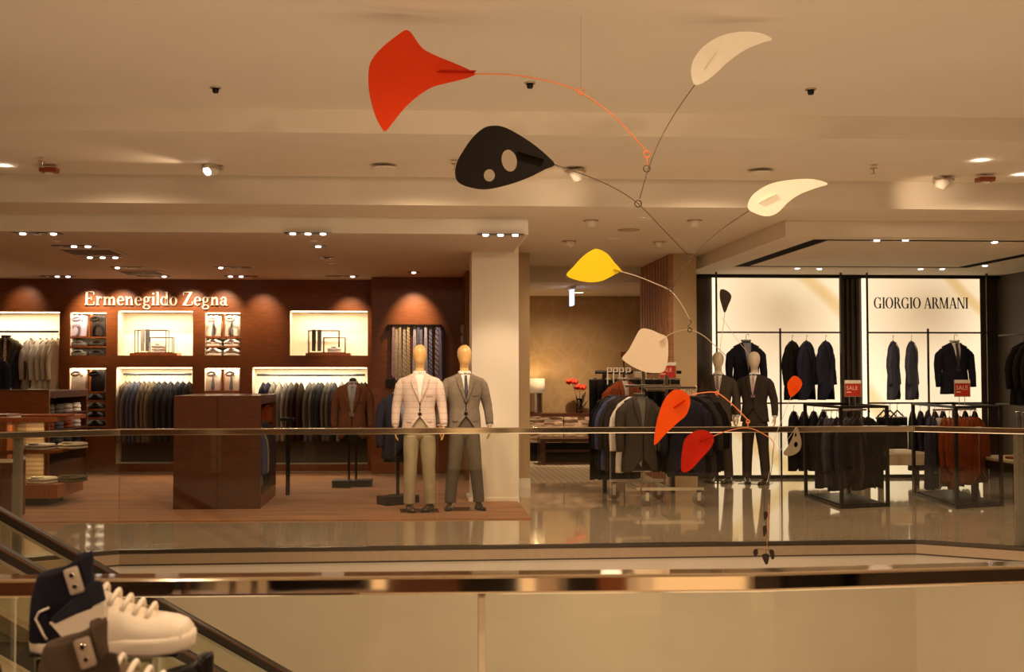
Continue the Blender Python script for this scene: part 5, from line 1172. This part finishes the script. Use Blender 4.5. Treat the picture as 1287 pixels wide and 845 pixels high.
MRED = mat('mobile_orange_red', (.62, .040, .003), .6, namt=.02, spec=.1); MBLK = mat('mobile_black', (.010, .007, .005), .6, namt=.1, spec=.06); MWHT = mat('mobile_white', (.93, .88, .74), .5, namt=.02, spec=.2)
MYEL = mat('mobile_yellow', (.76, .58, .018), .5, namt=.02, spec=.1); MGRY = mat('mobile_pale', (.62, .50, .36), .5, namt=.02); MORG = mat('mobile_orange', (.68, .070, .004), .5, namt=.02, spec=.1); MRD2 = mat('mobile_red', (.40, .012, .002), .5, nscale=60, namt=.15, spec=.1)
MDK = mat('mobile_dark', (.035, .025, .016), .5, spec=.1); MSG = mat('mobile_stone_grey', (.22, .17, .11), .5)
plate([(512, 38), (518, 43), (526, 55), (534, 63), (550, 71), (570, 79), (588, 87), (597, 93), (588, 98), (572, 102), (556, 106), (545, 109), (532, 116), (518, 127), (506, 139), (494, 154), (487, 163), (483, 165), (479, 160), (472, 146), (466, 126), (463, 105), (464, 84), (470, 71), (482, 58), (497, 46), (507, 39)], MRED, .20, 'large orange-red fan-shaped plate at the upper left', fin=((548, 91), (596, 92), .05), finm=MRD2)
plate([(621, 158), (634, 160), (650, 168), (670, 181), (688, 196), (697, 207), (685, 213), (665, 223), (640, 232), (612, 238), (592, 236), (577, 230), (572, 220), (574, 205), (582, 190), (594, 173), (608, 161)], MBLK, -.15, 'black almond-shaped plate with two holes', holes=((640, 202, 9.5, 14, -12), (615, 220.5, 7, 7.8, 0)), fin=((650, 192), (684, 202), .05))
plate([(874, 107), (869, 97), (869, 83), (875, 69), (886, 57), (902, 47), (922, 41), (945, 40), (962, 44), (970, 50), (957, 54), (936, 63), (915, 78), (900, 92), (887, 102)], MWHT, -.05, 'white leaf-shaped plate at the top right', fin=((885, 89), (901, 67), .04))
plate([(940, 262), (943, 249), (955, 238), (972, 230), (995, 226), (1018, 225), (1034, 228), (1040, 232), (1027, 236), (1006, 244), (991, 254), (978, 267), (965, 272), (951, 269)], MWHT, -.2, 'white leaf-shaped plate below the stepped ceiling', fin=((953, 256), (976, 245), .04))
plate([(712, 346), (720, 336), (732, 323), (743, 315), (751, 313), (763, 319), (772, 330), (780, 340), (771, 346), (757, 353), (742, 355), (724, 352)], MYEL, .3, 'yellow shield-shaped plate', fin=((770, 339), (779, 341), .03))
plate([(805, 414), (816, 414), (828, 419), (838, 424), (840, 438), (839, 454), (835, 466), (827, 469), (812, 468), (797, 462), (786, 455), (782, 450), (790, 440), (797, 427)], MGRY, -.25, 'pale beige four-cornered plate', fin=((829, 430), (836, 425), .03))
plate([(846, 491), (857, 491), (866, 498), (867, 509), (862, 522), (851, 532), (837, 545), (825, 558), (822, 557), (824, 538), (829, 518), (835, 503)], MORG, .2, 'bright orange teardrop plate with a slot', fin=((846, 513), (859, 504), .03), finm=MRD2)
plate([(874, 542), (886, 541), (895, 546), (897, 555), (891, 566), (880, 578), (869, 590), (859, 594), (856, 588), (857, 570), (861, 552)], MRD2, -.2, 'deep red teardrop plate below the orange one', dy=.15, fin=((879, 555), (893, 549), .03))
plate([(906, 364), (914, 366), (919, 373), (915, 384), (911, 393), (908, 386), (905, 374)], MDK, .5, 'small dark triangular plate against the glowing panel', dy=.35)
plate([(997, 473), (1004, 475), (1008, 482), (1005, 490), (999, 496), (994, 499), (991, 492), (990, 482)], MORG, .3, 'small orange round plate', dy=.3, fin=((995, 490), (999, 484), .02))
plate([(1001, 536), (1005, 546), (1007, 556), (1005, 566), (997, 572), (988, 573), (985, 569), (990, 562), (995, 553), (998, 545)], MSG, .3, 'small stone grey plate with two holes', holes=((1000.3, 559, 2.6, 3.6, 0), (1000, 547, 1.4, 2.6, 0)), dy=.3)
for pts, l in (([(960, 645), (963, 643), (965, 648), (961, 654)], 'upper'), ([(959, 663), (962, 661), (963, 668), (960, 675)], 'middle'), ([(948, 691), (952, 691), (952, 697), (949, 699), (947, 696)], 'lowest left'), ([(958, 698), (966, 697), (965, 708), (962, 709)], 'lowest'), ([(967, 692), (972, 692), (973, 701), (970, 703)], 'lowest right')):
    plate(pts, MDK, .4, 'tiny dark leaf at the bottom of the mobile, ' + l, dy=.2)
WRK = mat('wire_dark', (.09, .065, .045), .4, .8); WRO = mat('wire_orange', (.72, .20, .05), .4); WRL = mat('wire_pale', (.55, .45, .33), .4, .4)
def wire(pts, m, r=.0028, dy=(0, 0)):
    q = []
    for i in range(len(pts) - 1):
        p0, p1, p2, p3 = [V((*pts[max(0, min(len(pts) - 1, i + j))], 0)) for j in (-1, 0, 1, 2)]
        for k in range(5):
            t = k / 5; q.append(.5 * ((2 * p1) + (p2 - p0) * t + (2 * p0 - 5 * p1 + 4 * p2 - p3) * t * t + (3 * p1 - p0 - 3 * p2 + p3) * t ** 3))
    q.append(V((*pts[-1], 0))); n = len(q) - 1
    return MB().tube([at(p.x, p.y, MY + dy[0] + (dy[1] - dy[0]) * i / n) - MO for i, p in enumerate(q)], r, 6).build('wire_arm', m, mob, True)
def ring(px, py, m, rr=.020, dy=0): MB().torus(at(px, py, MY + dy) - MO, rr, .0035, 14, 6, 'y').build('wire_loop', m, mob, True)
wire([(597, 93), (640, 94), (690, 102), (731, 117), (770, 145), (798, 174), (814, 193)], WRO, .004)
for p in ((730, 115), (813, 194)): ring(*p, WRO)
ring(813, 212, WRK); wire([(813, 198), (813.5, 209)], WRO, .004)
wire([(730, 111), (730, -12)], mat('thin_line', (.30, .22, .14), .5), .0011)
wire([(873, 107), (850, 140), (830, 175), (815, 212), (804, 250)], WRK)
wire([(697, 207), (740, 222), (775, 238), (803, 257), (835, 290), (864, 320)], WRK)
for p in ((802, 256), (865, 326)): ring(*p, WRK)
wire([(941, 265), (905, 290), (880, 312), (864, 330), (844, 364)], WRK)
ring(843, 365, WRK, .014)
wire([(779, 341), (800, 347), (825, 357), (843, 366), (856, 382), (867, 402)], WRL)
wire([(867, 402), (869, 406), (865, 410), (868, 414)], WRK); ring(867, 415, WRK, .012)
wire([(829, 430), (841, 421), (854, 416), (868, 415), (884, 422), (899, 435), (912, 447)], WRL, dy=(0, .35))
wire([(911, 393), (909, 410), (905, 440), (907, 470), (903, 493)], WRL, .0016, (.35, 0)); wire([(908, 400), (925, 425), (945, 450)], WRL, .0013, (.35, .35))
wire([(867, 497), (882, 494), (901, 494), (920, 508), (940, 528)], WRO, .0035); ring(940, 530, WRO, .010); ring(901, 494, WRO, .010); wire([(940, 530), (940, 538)], WRO, .003)
wire([(890, 551), (914, 542), (940, 538), (962, 547), (972, 556), (972, 566)], WRO, .0026, (.15, .2))
wire([(994, 499), (985, 522), (974, 552), (969, 585), (962, 615)], WRL, .0014, (.3, .2)); wire([(1001, 537), (985, 560), (970, 585)], WRL, .0012, (.3, .2))
wire([(972, 564), (969, 595), (961, 618), (962, 650), (966, 690)], WRK, .0018, (.2, .2)); wire([(966, 635), (965, 655), (964, 690)], WRO, .0016, (.2, .2))
wire([(950, 690), (960, 691), (970, 692)], WRK, .0016, (.2, .2)); wire([(963, 691), (962, 699)], WRK, .0016, (.2, .2))
# ================================================================== FOREGROUND SNEAKERS
def sneaker(loc, rz, lab, back, cuff, vamp, sole, plate_m, lace, sc=1):
    t = empty('sneaker', loc, rz, lab, 'shoe'); t.scale = (sc, sc, sc)
    def sect(rows, z0=.024, n=20):
        rings = []
        for x, w, h in rows:
            rings.append([V((x, w * sgnpow(cos(a), .75), z0 + (h * abs(sin(a)) ** .75 if sin(a) >= 0 else 0) - (.004 if sin(a) < 0 else 0))) for a in [2 * pi * k / n for k in range(n)]])
        return rings
    MB().quadring(sect([(.004, .022, .085), (.012, .032, .10), (.03, .038, .105), (.06, .040, .105), (.09, .041, .10), (.115, .042, .09), (.13, .042, .08)])).build('heel_quarter', back, t, True)
    rings = []
    for z, cx_, rx_, ry_ in ((.06, .062, .060, .040), (.10, .060, .056, .038), (.128, .058, .052, .036), (.142, .060, .050, .036), (.150, .061, .046, .033), (.144, .061, .040, .028), (.12, .061, .038, .026)):
        rings.append([V((cx_ + rx_ * cos(a), ry_ * sin(a), z + .020 * max(0, cos(a)) * (1 if z > .13 else 0) + .01 * cos(a))) for a in [2 * pi * k / 26 for k in range(26)]])
    MB().quadring(rings, True, True).build('ankle_collar', back, t, True)
    MB().quadring(sect([(.105, .038, .084), (.125, .042, .088), (.15, .045, .072), (.18, .048, .058), (.21, .050, .047), (.24, .049, .043), (.262, .046, .040), (.280, .038, .034), (.291, .024, .024)])).build('vamp', vamp, t, True)
    # tongue with eyelet plate
    tg = MB(); rr = []
    for s_, (x, z) in enumerate(((.105, .105), (.100, .14), (.096, .160), (.092, .172), (.090, .176))):
        w = (.026, .028, .028, .024, .012)[s_]; rr.append([V((x + .006 * cos(a), w * sin(a), z + .002 * cos(a))) for a in [2 * pi * k / 16 for k in range(16)]])
    tg.quadring(rr).build('tongue', back, t, True)
    Mx = Matrix.Translation((.092, -.042, .134)) @ Matrix.Rotation(R(-18), 4, 'Y')
    pl = MB().box(-.013, .013, -.006, .000, -.024, .024, .005, Mx).build('eyelet_plate', plate_m, t, True)
    for dz in (-.010, .010):
        c_ = Mx @ V((0, -.007, dz)); MB().torus(c_, .0045, .0014, 12, 6, 'y').build('eyelet', CHROME, pl, True); MB().lathe([(.0005, -.001), (.0042, -.001), (.0042, .001), (.0005, .001)], c_, 10, 'y').build('eyelet_hole', BLACKM, pl)
    for s_ in (-1, 1):
        MB().prism([V((.050, s_ * .043, .066)), V((.060, s_ * .0435, .058)), V((.150 if s_ < 0 else .115, s_ * .043, .100 if s_ < 0 else .085)), V((.140 if s_ < 0 else .11, s_ * .036, .132 if s_ < 0 else .10)), V((.125 if s_ < 0 else .10, s_ * .034, .134 if s_ < 0 else .102))], (0, s_ * .007, 0)).build('cuff_strap', cuff, t, bev=.003)
        MB().prism([V((.048, s_ * .0415, .060)), V((.078, s_ * .044, .028)), V((.135, s_ * .0445, .028)), V((.150, s_ * .0445, .060)), V((.148, s_ * .043, .094)), V((.10, s_ * .043, .076))], (0, s_ * .004, 0)).build('side_panel', vamp, t, bev=.0015)
        MB().tube([V((.048, s_ * .045, .086)), V((.030, s_ * .043, .078)), V((.024, s_ * .043, .066)), V((.040, s_ * .046, .038)), V((.046, s_ * .046, .030))], .0022, 6).build('seam', lace if s_ < 0 else lace, t, True)
    o = []
    for z, g in ((0, -.004), (.006, .0), (.022, .002), (.030, .000), (.031, -.006)):
        ft = [(.0, .0), (.006, -.022), (.03, -.036), (.08, -.040), (.13, -.041), (.19, -.049), (.235, -.051), (.27, -.044), (.292, -.026), (.298, 0)]
        ft = ft + [(x, -y) for x, y in ft[-2:0:-1]]; c0 = V((.15, 0, 0)); ring_ = []
        for x, y in ft:
            d = V((x, y, 0)) - c0; ring_.append(c0 + d * (1 + g / d.length) + V((0, 0, z + .008 * max(0, (x - .22) / .08) ** 2)))
        o.append(ring_)
    MB().quadring(o).build('sole', sole, t, True)
    MB().box(.010, .275, -.034, .034, -.004, .001, .002).build('outsole', BLACKM, t)
    for k in range(5):
        x = .134 + k * .022; z = .024 + (.086, .076, .066, .058, .051)[k] + .004
        MB().tube([(x - .006, -.030, z - .016), (x, -.020, z - .003), (x + .002, -.008, z + .004), (x, .008, z + .004), (x - .002, .020, z - .003), (x - .006, .030, z - .016)], .0048, 7).build('lace', lace, t, True)
    return t
NAVL = mat('navy_suede', (.014, .013, .022), .8, spec=.1, namt=.2); WLE = mat('white_leather', (.86, .76, .62), .45, nscale=30, namt=.03); PLT = mat('plate_leather', (.55, .46, .36), .5); GRYS = mat('grey_suede', (.075, .052, .034), .9, spec=.1, namt=.2)
BRS = mat('brown_suede', (.05, .032, .022), .9, spec=.1, namt=.2); GRB = mat('grey_vamp', (.20, .14, .09), .8, spec=.1, namt=.15); NAV2 = mat('navy_cuff', (.022, .022, .034), .7, spec=.1)
sy_ = 2.08; sneaker((X(44, sy_), sy_, Z(817, sy_, 100)), R(-3), 'white high-top sneaker with navy collar and folded cuff, highest of the shoes', NAVL, NAV2, WLE, WLE, PLT, WLE)
gy = 1.84; sneaker((X(53, gy), gy, Z(917, gy, 100)), R(-4), 'grey brown high-top sneaker with dark cuff in front of the white one', GRYS, BRS, GRB, WLE, mat('plate_grey', (.36, .28, .21), .5), WLE)
ky = 1.95; sneaker((X(196, ky), ky, Z(946, ky, 240)), R(-12), 'black high-top sneaker, only its collar showing at the bottom edge', BLACKM, BLACKM, BLACKM, BLACKM, BLACKM, BLACKM, .98)
wy = 2.0; sneaker((X(8, wy), wy, Z(935, wy, 30)), R(160), 'dark brown sneaker whose collar peeks out at the lower left corner', BRS, BRS, BRS, BRS, BRS, BRS, .95)
t = empty('shoe_table', (-.55, 1.98, 0), 0, 'display table just below the picture carrying the sneakers', 'table')
MB().box(-.6, .45, -.35, .28, .80, .84).build('table_top', WOODD, t); MB().box(-.5, .35, -.25, .2, 0, .799).build('base', WOODD, t)
def riser(x0, x1, y0, y1, z1, lab):
    t = empty('acrylic_riser', ((x0 + x1) / 2, (y0 + y1) / 2, .841), 0, lab, 'riser'); w, d, h = (x1 - x0) / 2, (y1 - y0) / 2, z1 - .841
    MB().box(-w, w, -d, d, h - .006, h).build('shelf', ACRYL, t); MB().box(-w, -w + .006, -d, d, 0, h - .0061).build('side', ACRYL, t); MB().box(w - .006, w, -d, d, 0, h - .0061).build('side', ACRYL, t)
riser(X(62, sy_), X(203, sy_), sy_ - .05, sy_ + .05, Z(817, sy_, 100) - .005, 'clear acrylic riser lifting the white sneaker')
riser(X(75, gy), X(170, gy), gy - .05, gy + .05, Z(917, gy, 100) - .005, 'clear acrylic riser under the grey brown sneaker')
